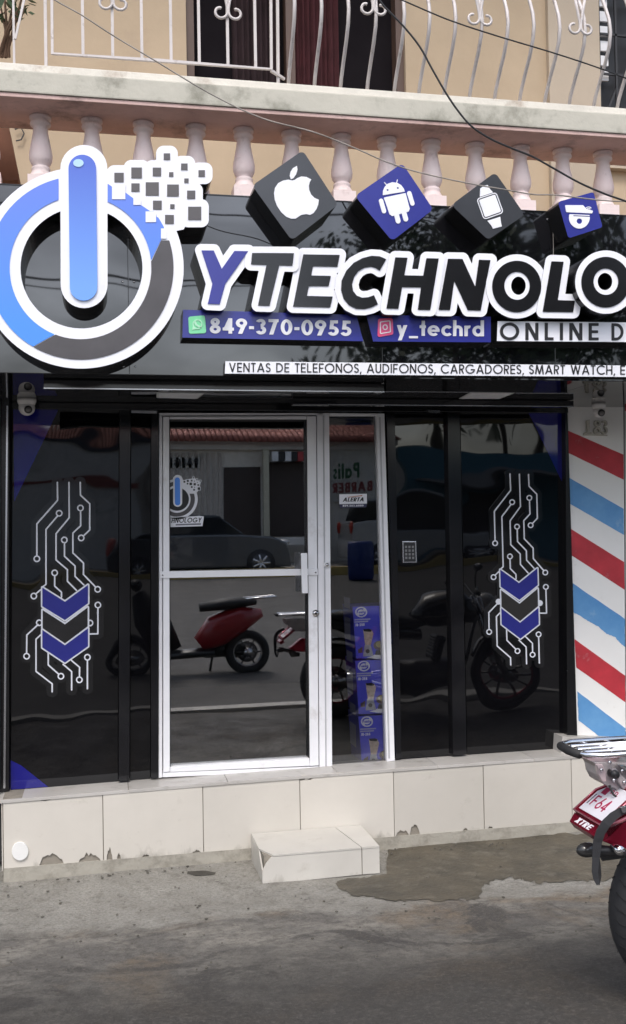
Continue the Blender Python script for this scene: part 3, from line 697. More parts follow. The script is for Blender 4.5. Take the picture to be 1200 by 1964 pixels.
for a in ((214.5,352,240,382),(255.5,380,270,393),(279,405.5,299,426),(308.5,438,319,457.5)): slab('white_pixel', rc(*a), FYF-.0055, FYF-.0032, white_acr, lg)

# icon boxes
IY = -1.17
def icon_box(name, label, corners, face, r=9):
    t = thing(name, label, 'sign', tuple(P(*corners[2], FY0)), 'tilted icon boxes along the top of the fascia')
    c = np.mean(corners, axis=0); inner = [tuple(np.array(q)+(c-np.array(q))/np.linalg.norm(c-np.array(q))*r*1.41) for q in corners]
    o = plate('box_face', [inner], IY, FY0, face, t, side=black_side, grow=r); return t
def art(t, name, polys, m, lift=.003, **k): return plate(name, polys, IY-lift, IY, m, t, st=.5, **k)
z4 = lambda p: zz(p, 340, 270, 2.609)
z5 = lambda p: zz(p, 740, 270, 2.609)
t = icon_box('icon_box_fruit', 'charcoal diamond box with a white bitten apple emblem', [(579.6,288.4),(648.5,393.4),(560,461),(483.7,355)], icon_blk)
body = [(575,200),(555,196),(530,200),(505,213),(490,235),(485,262),(489,295),(500,325),(520,355),(545,378),(570,388),(590,388),(602,380),(620,369),(645,365),(663,369),(680,360),(695,340),(703,318),(706,296),(685,287),(668,270),(658,247),(656,225),(661,205),(668,194),(645,182),(620,180),(600,188),(588,197)]
art(t, 'apple_emblem', [z4(body)], white_acr, grow=.6); art(t, 'apple_leaf', [z4([(568,192),(562,175),(566,155),(577,137),(598,125),(601,145),(594,168),(580,187)])], white_acr)
t = icon_box('icon_box_robot', 'blue diamond box with a white robot emblem', [(771,313),(831,402),(752,462.4),(681,375.4)], sign_blue)
hd = z4([(1028,272),(1029,250),(1037,230),(1052,215),(1075,207),(1100,210),(1120,222),(1133,240),(1138,254)])
hole_eyes = [zz(circ(1052,246,5,5,12),340,270,2.609), zz(circ(1103,236,5,5,12),340,270,2.609)]
art(t, 'robot_head', [hd], white_acr, cut=hole_eyes)
art(t, 'robot_body', [z4([(1036,286),(1140,264),(1160,340),(1155,352),(1075,374),(1064,366)])], white_acr, grow=1)
for q in ((1019,300,1034,352,11),(1160,262,1176,314,11)): art(t, 'robot_arm', [zz(capsule(*q),340,270,2.609)], white_acr)
for q in ((1096,368,1105,402,12),(1133,356,1143,392,12)): art(t, 'robot_leg', [zz(capsule(*q),340,270,2.609)], white_acr, lift=.0034)
for q in ((1048,222,1036,208,2),(1096,214,1101,195,2)): art(t, 'robot_antenna', [zz(capsule(*q),340,270,2.609)], white_acr, lift=.0028)
t = icon_box('icon_box_watch', 'charcoal diamond box with a white wrist watch emblem', [(949,330.5),(1006,412),(936,461),(866.5,392.7)], icon_blk)
art(t, 'watch_strap', [z5([(472,238),(492,224),(510,221),(519,240),(536,258),(470,280)])], white_acr); art(t, 'watch_strap', [z5([(508,400),(572,380),(576,412),(580,428),(536,440),(528,424)])], white_acr)
cas = z5([(474,300),(542,277),(568,350),(500,374)])
art(t, 'watch_case', [cas], white_acr, grow=6.5, cut=[cas], cgrow=4.8); art(t, 'watch_screen', [cas], white_acr, grow=2.6)
t = icon_box('icon_box_camera', 'small blue box with a white surveillance camera emblem', [(1070,387),(1138,368),(1155.5,436),(1090,457)], sign_blue, r=5)
art(t, 'camera_body', [z5([(900,325),(985,325),(1000,343),(1032,352),(1030,360),(905,354)])], white_acr, grow=1.2)
art(t, 'camera_dome', [zz(circ(968,384,52,55,30),740,270,2.609)], white_acr, clip=[z5([(900,366),(1030,372),(1030,450),(900,450)])], cut=[zz(circ(968,402,14,14,16),740,270,2.609), z5([(938,372),(1022,376),(1022,381),(938,377)])])
for rr_ in (7, 14, 21): art(t, 'signal_arc', [sect(0,0,rr_,rr_,215,325,3.2,8)] and [[(740+(1014+x)/2.609, 270+(350+y)/2.609) for x, y in sect(0,0,rr_,rr_,222,318,3.4,8)]], white_acr, lift=.0032)

# main letters
GRP = 'channel letters spelling the shop name'
NB = [0]
def big(ch, label, face, polys, cut=(), tunnel=None, Yf=-1.150):
    NB[0] += 1; Yf -= .0028*(NB[0] % 3)
    allp = np.concatenate([np.array(p) for p in polys]); c = P(allp[:,0].mean(), allp[:,1].max(), FY0)
    t = thing('channel_letter', label, 'letter', tuple(c), GRP)
    if cut:
        plate('rim_box', polys, Yf, FY0, white_acr, t, side=black_side, grow=12.3, cut=tunnel, st=.9)
        plate('letter_face', polys, Yf-.004, Yf, face, t, cut=cut, st=.7)
    else:
        plate('rim_box', polys, Yf, FY0, white_acr, t, side=black_side, grow=12.3, st=.9)
        plate('letter_face', polys, Yf-.004, Yf, face, t, st=.6)
    return t
big('Y', 'white-rimmed blue letter Y at the start of the shop name', letter_blue, [z4([(120,548),(182,549),(222,640),(285,551),(355,552),(240,715),(211,818),(152,815),(175,715)])])
big('T', 'white-rimmed black letter T right after the blue letter Y', letter_blk, [z4([(374,561),(583,562),(576,624),(510,622),(461,825),(403,823),(446,620),(368,617)])])
big('E', 'white-rimmed black letter E between T and C', letter_blk, [z4([(630,568),(812,571),(801,629),(678,627),(670,674),(768,676),(757,727),(658,726),(648,776),(777,779),(765,833),(579,829)])])
Cc = [(740.5,497),(728,491.5),(712,490.5),(695,495),(678,504),(664,519),(655,538),(654,556),(659,573),(669,585),(683,592),(699,592.5),(713,589),(724.5,583),(717,566),(706,570),(694,571),(684,567),(677,558),(675,545),(679,531),(687,520),(699,513),(712,511),(721,514),(728,519)]
big('C', 'white-rimmed black letter C between E and H', letter_blk, [Cc])
big('H', 'white-rimmed black letter H between C and N', letter_blk, [z5([(47,583),(108,585),(92,673),(187,675),(203,587),(264,589),(222,846),(160,844),(176,733),(81,731),(62,840),(3,838)])])
big('N', 'white-rimmed black letter N between H and the round O', letter_blk, [z5([(311,590),(383,591),(447,730),(466,595),(523,597),(474,849),(410,847),(342,700),(321,846),(264,845)])])
oo = circ(991, 549.3, 47, 49.3, 60)
big('O', 'white-rimmed black letter O between N and L, with a hollow centre', letter_blk, [oo], cut=[circ(991.6, 548, 24.5, 27, 40)], tunnel=[circ(994, 548, 14, 17.5, 30)])
big('L', 'white-rimmed black letter L before the last O', letter_blk, [z5([(829,603),(889,605),(860,797),(946,800),(937,857),(785,855)])])
big('O', 'bigger white-rimmed letter O cut off by the right edge of the photo', letter_blk, [circ(1161.6, 541, 46.5, 48.5, 60)], cut=[circ(1162, 540, 24, 25.5, 40)], tunnel=[circ(1160, 540, 14, 16.5, 30)], Yf=-1.20)

# info signs
ph = thing('phone_number_sign', 'blue strip sign with green chat icon and white telephone number', 'sign', tuple(P(520, 650, FY0)))
slab('backing', [(350.7,594),(683,604),(696.5,654.5),(349.6,647.5)], -1.10, FY0, sign_blue, ph, side=black_side, bevel=0)
lettering('lettering', '849-370-0955', 402, 639, 674, 644.6, 29.5, -1.103, -1.10, inkwhite, ph, w=.19, gap=.10)
greenm = mat('icon_green', (.16,.62,.30), .3, col2=(.25,.72,.42), vscale=10); pg = mat('icon_pale_green', (.45,.82,.58), .4)
plate('chat_icon', [[(365,611),(389,609),(391,635),(366,636)]], -1.1035, -1.10, greenm, ph, grow=4, st=.5)
plate('chat_bubble', [sect(378.5,622,9.5,9.5,0,359,2,24), [(368,633),(370,624),(376,631)]], -1.106, -1.1037, pg, ph, st=.4)
plate('chat_handset', [capsule(374,618,376,623,2), capsule(376,623,383,627,2)], -1.106, -1.1037, pg, ph, st=.4)
ig = thing('social_handle_sign', 'blue strip sign with pink camera icon and white account name', 'sign', tuple(P(820, 655, FY0)))
slab('backing', [(702,604),(941,607.3),(941,656.4),(715.6,655)], -1.10, FY0, sign_blue, ig, side=black_side)
lettering('lettering', 'y_techrd', 761, 643.5, 928, 645, 30.5, -1.103, -1.10, inkwhite, ig, w=.17, gap=.09)
redi = mat('icon_red', (.72,.06,.16), .3, col2=(.70,.12,.30), vscale=20)
plate('camera_icon', [[(729,615),(749,614),(750,638),(728,642)]], -1.1035, -1.10, redi, ig, grow=4, st=.5)
plate('icon_outline', [[(731,619),(746,617),(747,635),(731,638)]], -1.106, -1.1037, inkwhite, ig, grow=2.6, cut=[[(731,619),(746,617),(747,635),(731,638)]], cgrow=.8, st=.4)
plate('icon_lens', [sect(738.5,627.5,5,5.5,0,359,1.8,20)], -1.106, -1.1037, inkwhite, ig, st=.4)
on = thing('online_sign', 'white strip sign with black widely spaced capitals under the letter L', 'sign', tuple(P(1080, 654, FY0)))
slab('backing', [(954,616),(1330,619.5),(1330,657),(952.7,654)], -1.115, FY0, white_acr, on, side=black_side)
lettering('lettering', 'ONLINE', 959, 652, 1148, 652.6, 33, -1.118, -1.115, inkblack, on, w=.16, gap=.34)
lettering('lettering', 'D', 1173, 652.8, 1196, 653, 33, -1.118, -1.115, inkblack, on, w=.16)
sv = thing('services_sign', 'long thin white strip sign listing services in black capitals', 'sign', tuple(P(850, 720, FY0)))
slab('backing', [(432,692.8),(1330,702.5),(1330,724),(431,716.5)], -1.07, FY0, white_acr, sv, side=black_side)
lettering('lettering', 'VENTAS DE TELEFONOS, AUDIFONOS, CARGADORES, SMART WATCH, E', 439, 713.2, 1199, 718.6, 17.6, -1.0725, -1.07, inkblack, sv, w=.125, gap=.14)

# ---------------------------------------------------------------- shop front: panels, posts
def panel(name, label, pts, Yf, Yb, m, cat='panel'):
    o = slab(name, pts, Yf, Yb, m, None, .0015); tag(o, label, cat, None); return o
panel('black_wall_panel', 'wide glossy black wall panel at the left with a blue triangle at its top', [(24,783),(228,787),(226,1499),(20,1516)], -.012, .035, black_pan)
panel('post', 'dark upright post between the wide left panel and the narrow one', [(229,784),(250,784),(248,1497),(227,1499)], -.055, .035, dark_alu, 'post')
panel('black_wall_panel', 'narrow glossy black panel left of the glass door', [(251,786),(289,787),(288,1494),(249,1497)], -.012, .035, black_pan)
panel('post', 'dark upright post against the white door frame on the left', [(290,784),(304,784),(303,1493),(289,1494)], -.045, .035, dark_alu, 'post')
panel('post', 'thin dark upright post right of the narrow side window', [(741,792),(757,792),(770,1455),(760,1456)], -.03, .035, dark_alu, 'post')
panel('black_wall_panel', 'narrow glossy black panel behind the keypad', [(748,794),(857,794),(868,1448),(766,1455)], -.012, .035, black_pan)
panel('post', 'broad dark upright post left of the right circuit decal', [(858,788),(881,788),(895,1447),(869,1449)], -.05, .035, dark_alu, 'post')
panel('black_wall_panel', 'wide glossy black wall panel at the right with a blue corner', [(882,786),(1084,786),(1090,1437),(896,1447)], -.012, .035, black_pan)
jm = thing('black_jamb', 'black return jamb where the right panel meets the striped pillar', 'jamb', tuple(P(1095, 1410, -.03)))
slab('jamb_face', [(1084,780),(1088,780),(1107,1412),(1088,1412)], -.065, .03, black_side, jm)
for lab, pts in (('dark blue triangle on the top left corner of the left panel', [(25,784),(111,787),(27,962)]), ('small blue wedge on the lower left corner of the left panel', [(20,1458),(40,1468),(92,1509),(20,1514.5)]), ('dark blue triangle on the top right corner of the right panel', [(1012,788),(1083,788),(1086.5,942)])):
    o = slab('blue_triangle', pts, -.0135, -.0122, panel_blue); tag(o, lab, 'decal')
pc = thing('left_column', 'dark glossy column at the left edge of the shop front', 'column', tuple(P(5, 1510, -.2)))
slab('column_face', [(-70,726),(17,730),(17,1517),(-70,1522)], -.05, .03, black_side, pc)
slab('edge_trim', [(12,778),(15,778),(10,1512),(6,1512)], -.06, -.0502, steel, pc)
slab('column_side', [(-70,726),(-2,728),(-2,1521),(-70,1524)], -.10, -.051, mat('grey_column_paint', (.09,.10,.11), .4, var=.3), pc)

# shutter rails and header
def rail(label, px0, py0, px1, py1, z, h, w, trim=True):
    a, b = G(px0, py0, z), G(px1, py1, z); Y_ = (a[1]+b[1])/2
    t = thing('shutter_rail', label, 'rail', ((a[0]+b[0])/2, Y_, z))
    box('rail_body', a[0], b[0], Y_+.002, Y_+w, z, z+h, dark_alu, t, .003)
    if trim: box('bright_edge', a[0], b[0], Y_, Y_+.0018, z-.001, z+.0035, steel, t)
rail('long dark shutter rail with bright lower edge under the soffit, left', 83, 744, 735, 753, 2.372, .04, .07)
rail('long dark shutter rail with bright lower edge under the soffit, right', 560, 777, 1105, 779, 2.378, .034, .06)
hb = box('header_beam', P(24,785,-.05)[0], P(1088,785,-.05)[0], -.06, -.0, 2.378, 2.414, dark_alu, None, .003); tag(hb, 'dark header beam above the door and the panels', 'beam')
hb2 = slab('door_closer', [(252,787),(300,788),(300,793),(252,792)], -.075, -.062, steel); tag(hb2, 'small bright metal bracket left above the door', 'bracket')
hb2 = slab('door_closer', [(820,786),(844,787),(844,792),(822,791)], -.075, -.062, steel); tag(hb2, 'small bright metal bracket right above the keypad panel', 'bracket')

def ceil_light(label, pts):
    c = [G(x, y, 2.4135) for x, y in pts]; t = thing('ceiling_light_panel', label, 'light panel', tuple(np.mean(c, axis=0)), 'flat square lights in the soffit')
    prism('light_frame', c, 0, mat('light_panel_frame', (.7,.7,.7), .4), t, vec=(0,0,.0012))
    m_ = np.mean(c, axis=0); prism('light_diffuser', [(p-m_)*.9+m_+np.array([0,0,-.002]) for p in c], 0, mat('opal_diffuser', (.86,.87,.9), .3), t, vec=(0,0,.0015))
ceil_light('white square light panel in the soffit above the glass door', [(300,753),(392,754.5),(378,765),(300,763)])
ceil_light('white square light panel in the soffit above the right black panel', [(902,753),(986,754),(958,765),(880,765)])

# dome cameras
def dome(label, px, py, Yc, lens_dx, k=1.0):
    c = P(px, py, Yc); c[2] = 2.4145; t = thing('dome_camera', label, 'camera', tuple(c), 'security cameras under the soffit')
    wp = mat('white_camera_plastic', (.72,.70,.68), .35)
    lathe('mount', [(.047*k,0),(.047*k,-.012),(.044*k,-.022),(.040*k,-.030)], c, wp, t, 24)
    ball('camera_ball', (c[0], c[1], c[2]-.045), (.041*k,.041*k,.040*k), wp, t, 20)
    n = np.array([lens_dx, -1, -.35]); n /= np.linalg.norm(n); b = np.array([c[0], c[1], c[2]-.045])+n*.030*k
    l1 = tube('lens_ring', [b, b+n*.012], .020, blk_plastic, t, 18); tube('lens', [b+n*.0125, b+n*.0145], .013, mat('lens_glass', (.18,.17,.17), .1), l1, 16).location = (0,0,0)
dome('white dome camera in the dark top left corner, turned to the right', 51, 768, -.18, .25)
dome('white dome camera above the house number on the pillar', 1148, 771, -.20, -.05, .85)

# ---------------------------------------------------------------- door and side window
dr = thing('glass_door', 'white aluminium framed glass door with a mid rail', 'door', tuple(P(460, 1490, -.02)))
def fr(name, pts, Yf=-.035, Yb=.03, m=alu, t=None): return slab(name, pts, Yf, Yb, m, t or dr, .003)
fr('outer_frame', [(305,792),(620,792),(620,796),(305,797)])
fr('outer_frame', [(305,797.6),(311,797.5),(311,1491),(304,1492.5)])
fr('hinge_stile', [(312.5,799),(324,799),(325.5,1480),(313,1481.5)], -.045)
fr('lock_stile', [(588.5,798),(606,798),(611,1468),(594,1469.5)], -.045)
fr('top_rail', [(324.8,799),(587.6,798),(587.7,804.5),(324.8,804)], -.043)
fr('mid_rail', [(307,1096),(609,1090.5),(610,1103),(307,1109)], -.056, -.0455)
fr('bottom_rail', [(326,1471),(593,1454.5),(594,1469),(326,1481)], -.043)
fr('kick_plate', [(312,1482),(611,1470),(612,1478),(311.5,1491)], -.040)
slab('glass_pane', [(322,802),(590,802),(597,1458),(323,1475)], -.004, .002, glass, dr)
slab('gasket', [(324.8,804.3),(587.7,804.8),(587.9,806.5),(325,806)], -.040, -.006, inkblack, dr)
slab('gasket', [(586.5,806),(588.2,806),(593.8,1454),(592.2,1454)], -.040, -.006, inkblack, dr)
slab('gasket', [(324.6,806.5),(325.8,806.5),(326.8,1470),(325.6,1470)], -.040, -.006, inkblack, dr)
hd_ = slab('handle', [(577,1061),(589,1060.5),(590.5,1138),(579,1138)], -.10, -.088, alu, dr, .003)
for yy in (1070, 1128): a = P(586, yy, -.09); tube('handle_mount', [a, a+np.array([.012,.05,0])], .006, alu, hd_, 8).location = (0,0,0)
for (x, y, r) in ((605,1176,6.5),): 
    a = P(x, y, -.046); c_ = tube('lock_cylinder', [a, a+np.array([0,-.008,0])], r/343, steel, dr, 18); b_ = a+np.array([0,-.009,0]); tube('keyhole', [b_, b_+np.array([0,-.001,0])], .007, inkblack, c_, 10).location = (0,0,0)
for x, y in ((311.5,1103.5),(605,1098)):
    a = P(x, y, -.0565); tube('screw', [a, a+np.array([0,-.002,0])], .0045, steel, dr, 10)
# logo sticker on the door glass
stk = thing('door_sticker', 'round blue and grey power emblem sticker on the door glass', 'sticker', tuple(P(355, 1010, -.006)))
SY = -.0055
clipL = [[(325.6,880),(420,880),(420,1030),(325.6,1030)]]
s_ = .37; ox_, oy_ = 323.5-37+.5, 911-113+12
def mp_(pts): return [(340+(x-160.5)*s_*.5*.98, 951+(y-450)*s_*.5+2) for x, y in pts]
s2 = .265
def mp_(pts): return [(340.4+(x-160.5)*.192, 912+(y-278)*.192) for x, y in pts]
allrim = [mp_(circ(cx, cy, 197, 193, 60))]; 
plate('sticker_backing', [mp_(circ(cx, cy, 200, 196, 60)), mp_(barp[0])]+[mp_(p) for p in sqp]+[mp_(fill[0])], SY, SY+.0008, white_acr, stk, grow=1.2, cut=[], clip=clipL, st=.5)
plate('sticker_black', [mp_(circ(156,514,117,116,50))], SY-.0008, SY-.0001, inkblack, stk, clip=clipL, st=.5)
plate('sticker_gray', [mp_(band[0])], SY-.0008, SY-.0001, logo_gray, stk, cut=[mp_(bandc[0]), mp_(rc(205,300,330,460))], clip=clipL, st=.5)
plate('sticker_bar_rim', [mp_(barp[0])], SY-.0018, SY-.0010, white_acr, stk, st=.4)
plate('sticker_bar', [mp_(capsule(157.5,323,160,550,26.5,12))], SY-.0028, SY-.002, logo_blue, stk, st=.4)
for p in sqp: V, Fc, mi = extr([np.array(mp_(p))], lambda x, y: P(x, y, SY-.0009), np.array([0,.0007,0])); mesh('sticker_pixel', V, Fc, inkblack, stk)
plate('name_backing', [[(326.5,993),(382,989.5),(391,990.5),(388,1009),(326.5,1011)]], SY, SY+.0008, white_acr, stk, clip=clipL, st=.5)
lettering('lettering', 'HNOLOGY', 328, 1003, 385, 1001.8, 9.2, SY-.0008, SY-.0001, inkblack, stk, w=.17, gap=.12, ital=.2)
slab('fine_print', [(337,1005),(385,1003.5),(385,1006.6),(336.4,1008)], SY-.0008, SY-.0001, mat('grey_print', (.2,.2,.24), .5), stk)

sw = thing('side_window', 'narrow white-framed side window right of the glass door', 'window', tuple(P(685, 1465, -.02)))
fr('door_post', [(607.5,792),(631,792),(637,1470),(612.5,1472)], -.035, .03, alu, sw)
fr('inner_edge', [(619,797),(621.5,797),(626.5,1470),(624,1470)], -.040, -.0355, mat('pale_grey_aluminium', (.5,.5,.52), .4), sw)
fr('right_frame', [(722,793),(737,793),(757,1459),(742,1461)], -.035, .03, alu, sw)
fr('right_bead', [(727,800),(730,800),(748,1455),(745,1455)], -.041, -.0355, mat('pale_grey_aluminium', (.5,.5,.52), .4), sw)
fr('top_frame', [(631.5,792),(721.6,793),(721.7,797.5),(631.6,797)], -.034, .03, alu, sw)
slab('glass_pane', [(629,795),(724,795),(744,1462),(635,1468)], -.004, .002, glass2, sw)
a = P(627, 1083, -.0405); tube('lock_plate', [a, a+np.array([0,-.006,0])], .018, alu, sw, 18); a = P(627, 1083, -.047); tube('lock_cylinder', [a, a+np.array([0,-.004,0])], .010, steel, sw, 14)
al = thing('alarm_sticker', 'small white and navy alarm company sticker on the side window', 'sticker', tuple(P(677, 972, -.006)))
slab('sticker_top', [(650.5,948),(703.5,947),(703.5,966),(650.5,967)], SY, SY+.0008, inkwhite, al)
slab('sticker_base', [(650.5,967.3),(703.5,966.4),(702,973),(652.5,974)], SY, SY+.0008, mat('navy_print', (.03,.03,.08), .4), al)
lettering('lettering', 'ALERTA', 657, 962.2, 697, 961.6, 7.8, SY-.0008, SY-.0001, inkblack, al, w=.2, gap=.08, ital=.3)
slab('swoosh', [(665,953.5),(695,949.5),(694,951.5),(670,954)], SY-.0008, SY-.0001, mat('orange_print', (.5,.2,.1), .5), al)
lettering('phone_digits', '809.563.6000', 657, 971.8, 697, 971.2, 3.6, SY-.0008, SY-.0001, inkwhite, al, w=.2, gap=.14)

# blender cartons stacked behind the side window
def carton(label, y0, y1, dx):
    t = thing('appliance_carton', label, 'box', tuple(P(700+dx, y1, .05)), 'blue cartons stacked behind the side window')
    Yc = .036
    L0, L1 = 676+dx, 682+dx*1.0
    fpts = [(677+dx, y0+2), (800+dx, y0-4), (806+dx, y1-6), (684+dx, y1)]
    slab('carton_body', fpts, Yc, Yc+.24, boxblue, t, side=boxdark)
    e = .0012; m_ = lambda x, y: (x+dx, y+y0-1162)
    plate('brand_oval', [circ(693.5+dx, 1174+y0-1162, 11.6, 10.2, 30)], Yc-e, Yc, inkwhite, t, st=.4)
    plate('brand_swirl', [sect(693.5+dx, 1174+y0-1162, 9, 7.6, 190, 300, 2.4, 12), sect(693.5+dx, 1174+y0-1162, 9, 7.6, 10, 120, 2.4, 12)], Yc-2*e, Yc-1.1*e, boxblue, t, st=.4)
    lettering('brand_lettering', 'Famila', *m_(685, 1176.4), *m_(702, 1175.8), 4.6, Yc-2.4*e, Yc-1.1*e, boxdark, t, w=.2, gap=.1)
    for k in (0, 1): slab('fine_print', [m_(680.5,1187.5+k*4.3), m_(711-k*4,1186+k*4.3), m_(711-k*4,1188.5+k*4.3), m_(680.5,1190+k*4.3)], Yc-e, Yc, mat('pale_print', (.45,.45,.62), .5), t)
    lettering('model_lettering', 'JB-288', *m_(682, 1201.4), *m_(700, 1200.4), 5.2, Yc-e, Yc, inkwhite, t, w=.24, gap=.14)
    sk = mat('print_peach', (.62,.50,.40), .5, var=.35, vscale=60); gr = mat('print_silver', (.42,.43,.47), .4, var=.3, vscale=50)
    if y1-y0 > 80: plate('white_swoosh', [[m_(704,1261),m_(716,1258),m_(746,1235),m_(746,1262),m_(722,1264)]], Yc-.8*e, Yc, inkwhite, t, st=.5)
    plate('grey_blender', [[m_(697,1207),m_(713,1207),m_(717,1215),m_(712,1237),m_(701,1237)]], Yc-1.4*e, Yc-.9*e, sk, t, st=.4)
    plate('blender_lid', [[m_(697,1207),m_(699,1211),m_(712,1212),m_(714,1208),m_(708,1206)]], Yc-2*e, Yc-1.5*e, inkblack, t, st=.4)
    if y1-y0 > 60:
        plate('blender_base', [[m_(701,1238),m_(711,1238),m_(716,1257),m_(698,1258)]], Yc-1.4*e, Yc-.9*e, gr, t, grow=1, st=.4)
        plate('blender_dial', [circ(706+dx, 1249+y0-1162, 4, 4, 16)], Yc-2*e, Yc-1.5*e, logo_gray, t, st=.4)
        plate('dark_cup', [[m_(687,1246),m_(696,1240),m_(696,1252),m_(688,1253)]], Yc-1.4*e, Yc-.9*e, mat('print_brown', (.12,.08,.08), .5), t, st=.4)
    plate('fruit_pile', [circ(728+dx, 1238+y0-1162, 11, 9, 16)], Yc-1.2*e, Yc-.9*e, mat('print_brown', (.12,.08,.08), .5), t, st=.4)
    plate('fruit', [circ(728+dx, 1236+y0-1162, 6.5, 6, 14)], Yc-2*e, Yc-1.5*e, mat('print_yellow', (.42,.36,.14), .5), t, st=.4)
    if y1-y0 > 80: plate('grinder_cup', [[m_(722,1247),m_(730,1247),m_(731,1256),m_(720,1256)]], Yc-2*e, Yc-1.5*e, inkblack, t, st=.4)
    # side face print, on the flank seen at the left
    a = P(fpts[0][0], (y0+y1)/2-20, Yc)
    for k, (dz, hh) in enumerate(((.10,.03),(.0,.016),(-.06,.05))):
        V = [(a[0]-.0015, Yc+.05, a[2]+dz-hh), (a[0]-.0015, Yc+.19, a[2]+dz-hh), (a[0]-.0015, Yc+.19, a[2]+dz+hh), (a[0]-.0015, Yc+.05, a[2]+dz+hh)]
        mesh('side_print', V, [(0,1,2,3)], mat('pale_print', (.45,.45,.62), .5), t)
carton('topmost blue blender carton of the stack behind the side window', 1162, 1263.5, -1)
carton('middle blue blender carton of the stack behind the side window', 1265.5, 1370, 4)
carton('bottom blue blender carton of the stack behind the side window', 1372, 1468, 10)

# ---------------------------------------------------------------- circuit decals
zc = lambda p: zz(p, 20, 890, 4.27)
TR = [[(383,150),(385,297),(215,490),(215,752)],[(385,425),(290,535),(290,985),(268,1003)],[(478,150),(480,440),(372,570),(372,785),(465,865),(465,960),(540,1035)],
 [(570,150),(572,255),(648,325),(648,540),(597,588)],[(573,387),(574,505),(510,565),(510,728),(597,810),(597,905),(695,1006)],[(441,648),(441,755),(528,835),(528,920),(600,990)],
 [(361,917),(361,1000),(417,1050),(417,1090)],[(208,1062),(245,1030)],[(225,1315),(133,1400),(131,1548)],[(245,1400),(208,1435),(208,1698),(340,1800),(340,1865)],
 [(308,1545),(308,1645),(395,1722)],[(430,1640),(500,1700),(500,1850)],[(495,1605),(565,1665),(564,1741)],[(629,1609),(629,1840)],[(715,1181),(715,1390),(650,1392)]]
RG = [(215,776),(398,403),(578,605),(572,360),(713,1026),(440,622),(361,891),(190,1081),(131,1574),(412,1738),(563,1767),(629,1583),(715,1155),(235,1300),(650,1302)]
src_ = np.array([[80.4,1124.2,1],[168.7,1120.7,1],[124.7,1272.9,1]]); dst = np.array([[958.8,1090],[1030.5,1088.9],[998.4,1226.8]])
AF = np.linalg.solve(src_, dst)
def decal(label, f, w, solid=False):
    t = thing('circuit_decal', label, 'decal', tuple(P(*f([(445,1900)])[0], -.02)), 'circuit board emblems on the black panels')
    allp = [q for tr in TR for q in pl(f(tr), 3)]
    body_ = f([(255,1000),(445,1120),(638,985),(638,1495),(447,1635),(255,1500)])
    plate('backing', allp+[circ(*f([r_])[0], 5, 5, 12) for r_ in RG]+[body_], -.019, -.0125, mat('decal_backing', (.012,.012,.013), .06, ior=1.6, wavy=.004), t, grow=8*w, st=1.6)
    D0, D1 = -.0205, -.0192
    for tr in TR: plate('circuit_trace', pl(f(tr), 1.45*w), D0, D1, white_acr, t, st=.5)
    for i, r_ in enumerate(RG):
        c = f([r_])[0]; fillr = solid and i >= 13
        plate('circuit_node', [circ(*c, 6.6*w, 6.6*w, 22)], D0-.0006, D1, white_acr, t, cut=[] if fillr else [circ(*c, 4*w, 4*w, 18)], st=.5)
    top = f([(260,1012),(445,1128),(634,990),(634,1140),(445,1278),(260,1165)]); mid = f([(262,1195),(445,1312),(632,1172),(632,1330),(445,1470),(262,1345)]); bot = f([(260,1358),(445,1484),(634,1345),(634,1492),(445,1626),(260,1503)])
    plate('chevron_outline', [top, mid, bot], D0-.0012, D1, white_acr, t, grow=2.9*w, st=.5)
    plate('blue_chevron', [top], D0-.0022, D0-.0013, letter_blue, t, st=.6); plate('black_chevron', [mid], D0-.0022, D0-.0013, black_acr if not solid else mat('matt_black_chevron', (.03,.027,.024), .4), t, grow=-.2, st=.6); plate('blue_chevron', [bot], D0-.0022, D0-.0013, letter_blue, t, st=.6)
decal('white circuit line emblem with blue chevrons on the left black panel', zc, 1.0)
decal('white circuit line emblem with blue chevrons on the right black panel', lambda p: [tuple(np.array([x, y, 1])@AF) for x, y in zc(p)], .86, True)

# keypad
kp = thing('keypad', 'small silver-edged access keypad with twelve buttons on the black panel', 'keypad', tuple(P(785, 1080, -.02)))
kf = slab('keypad_frame', [(771.5,1038),(798,1038),(799.5,1079.5),(772.5,1080)], -.034, -.0125, steel, kp, .003)
slab('keypad_face', [(774,1040.5),(795.6,1040.5),(797,1077),(775,1077.5)], -.0365, -.0345, blk_plastic, kp)
for i in range(4):
    for j in range(3):
        x, y = 778.5+j*6.6+i*.2, 1049+i*7; slab('button', rc(x-1.9, y-2.2, x+1.9, y+2.2), -.039, -.037, mat('grey_button', (.22,.22,.22), .5), kp)

# ---------------------------------------------------------------- striped pillar
pi_ = thing('striped_pillar', 'white pillar painted with diagonal red and blue barber stripes, house number at its top', 'pillar', tuple(P(1150, 1418, -.04)))
slab('pillar_body', [(1085,735),(1195,735),(1200,1421),(1106,1421)], -.045, .03, wallwhite, pi_)
def edge_jit(pts, jit=.6, n=14):
    return [tuple(q) for q in blob(pts, jit, n)]
ST = [('red',[(1086.5,824.8),(1195.5,872),(1196,920),(1088.5,868)],redp,.25),('blue',[(1091,916),(1196,976),(1196.6,1026),(1092.6,966)],bluep,.4),('red',[(1094,1014),(1196.8,1078),(1197.6,1131),(1096,1065)],redp,.25),
 ('blue',[(1098.5,1118.8),(1198,1187),(1198.6,1241),(1188,1232),(1180,1222),(1164,1216),(1148,1202),(1130,1192),(1099.6,1174)],bluep,.9),('red',[(1102,1226),(1198.8,1296),(1199.2,1347),(1105,1280)],redp,.3),('blue',[(1107,1326),(1199.4,1397),(1199.8,1420.5),(1160,1420.5),(1109.5,1382)],bluep,.8)]
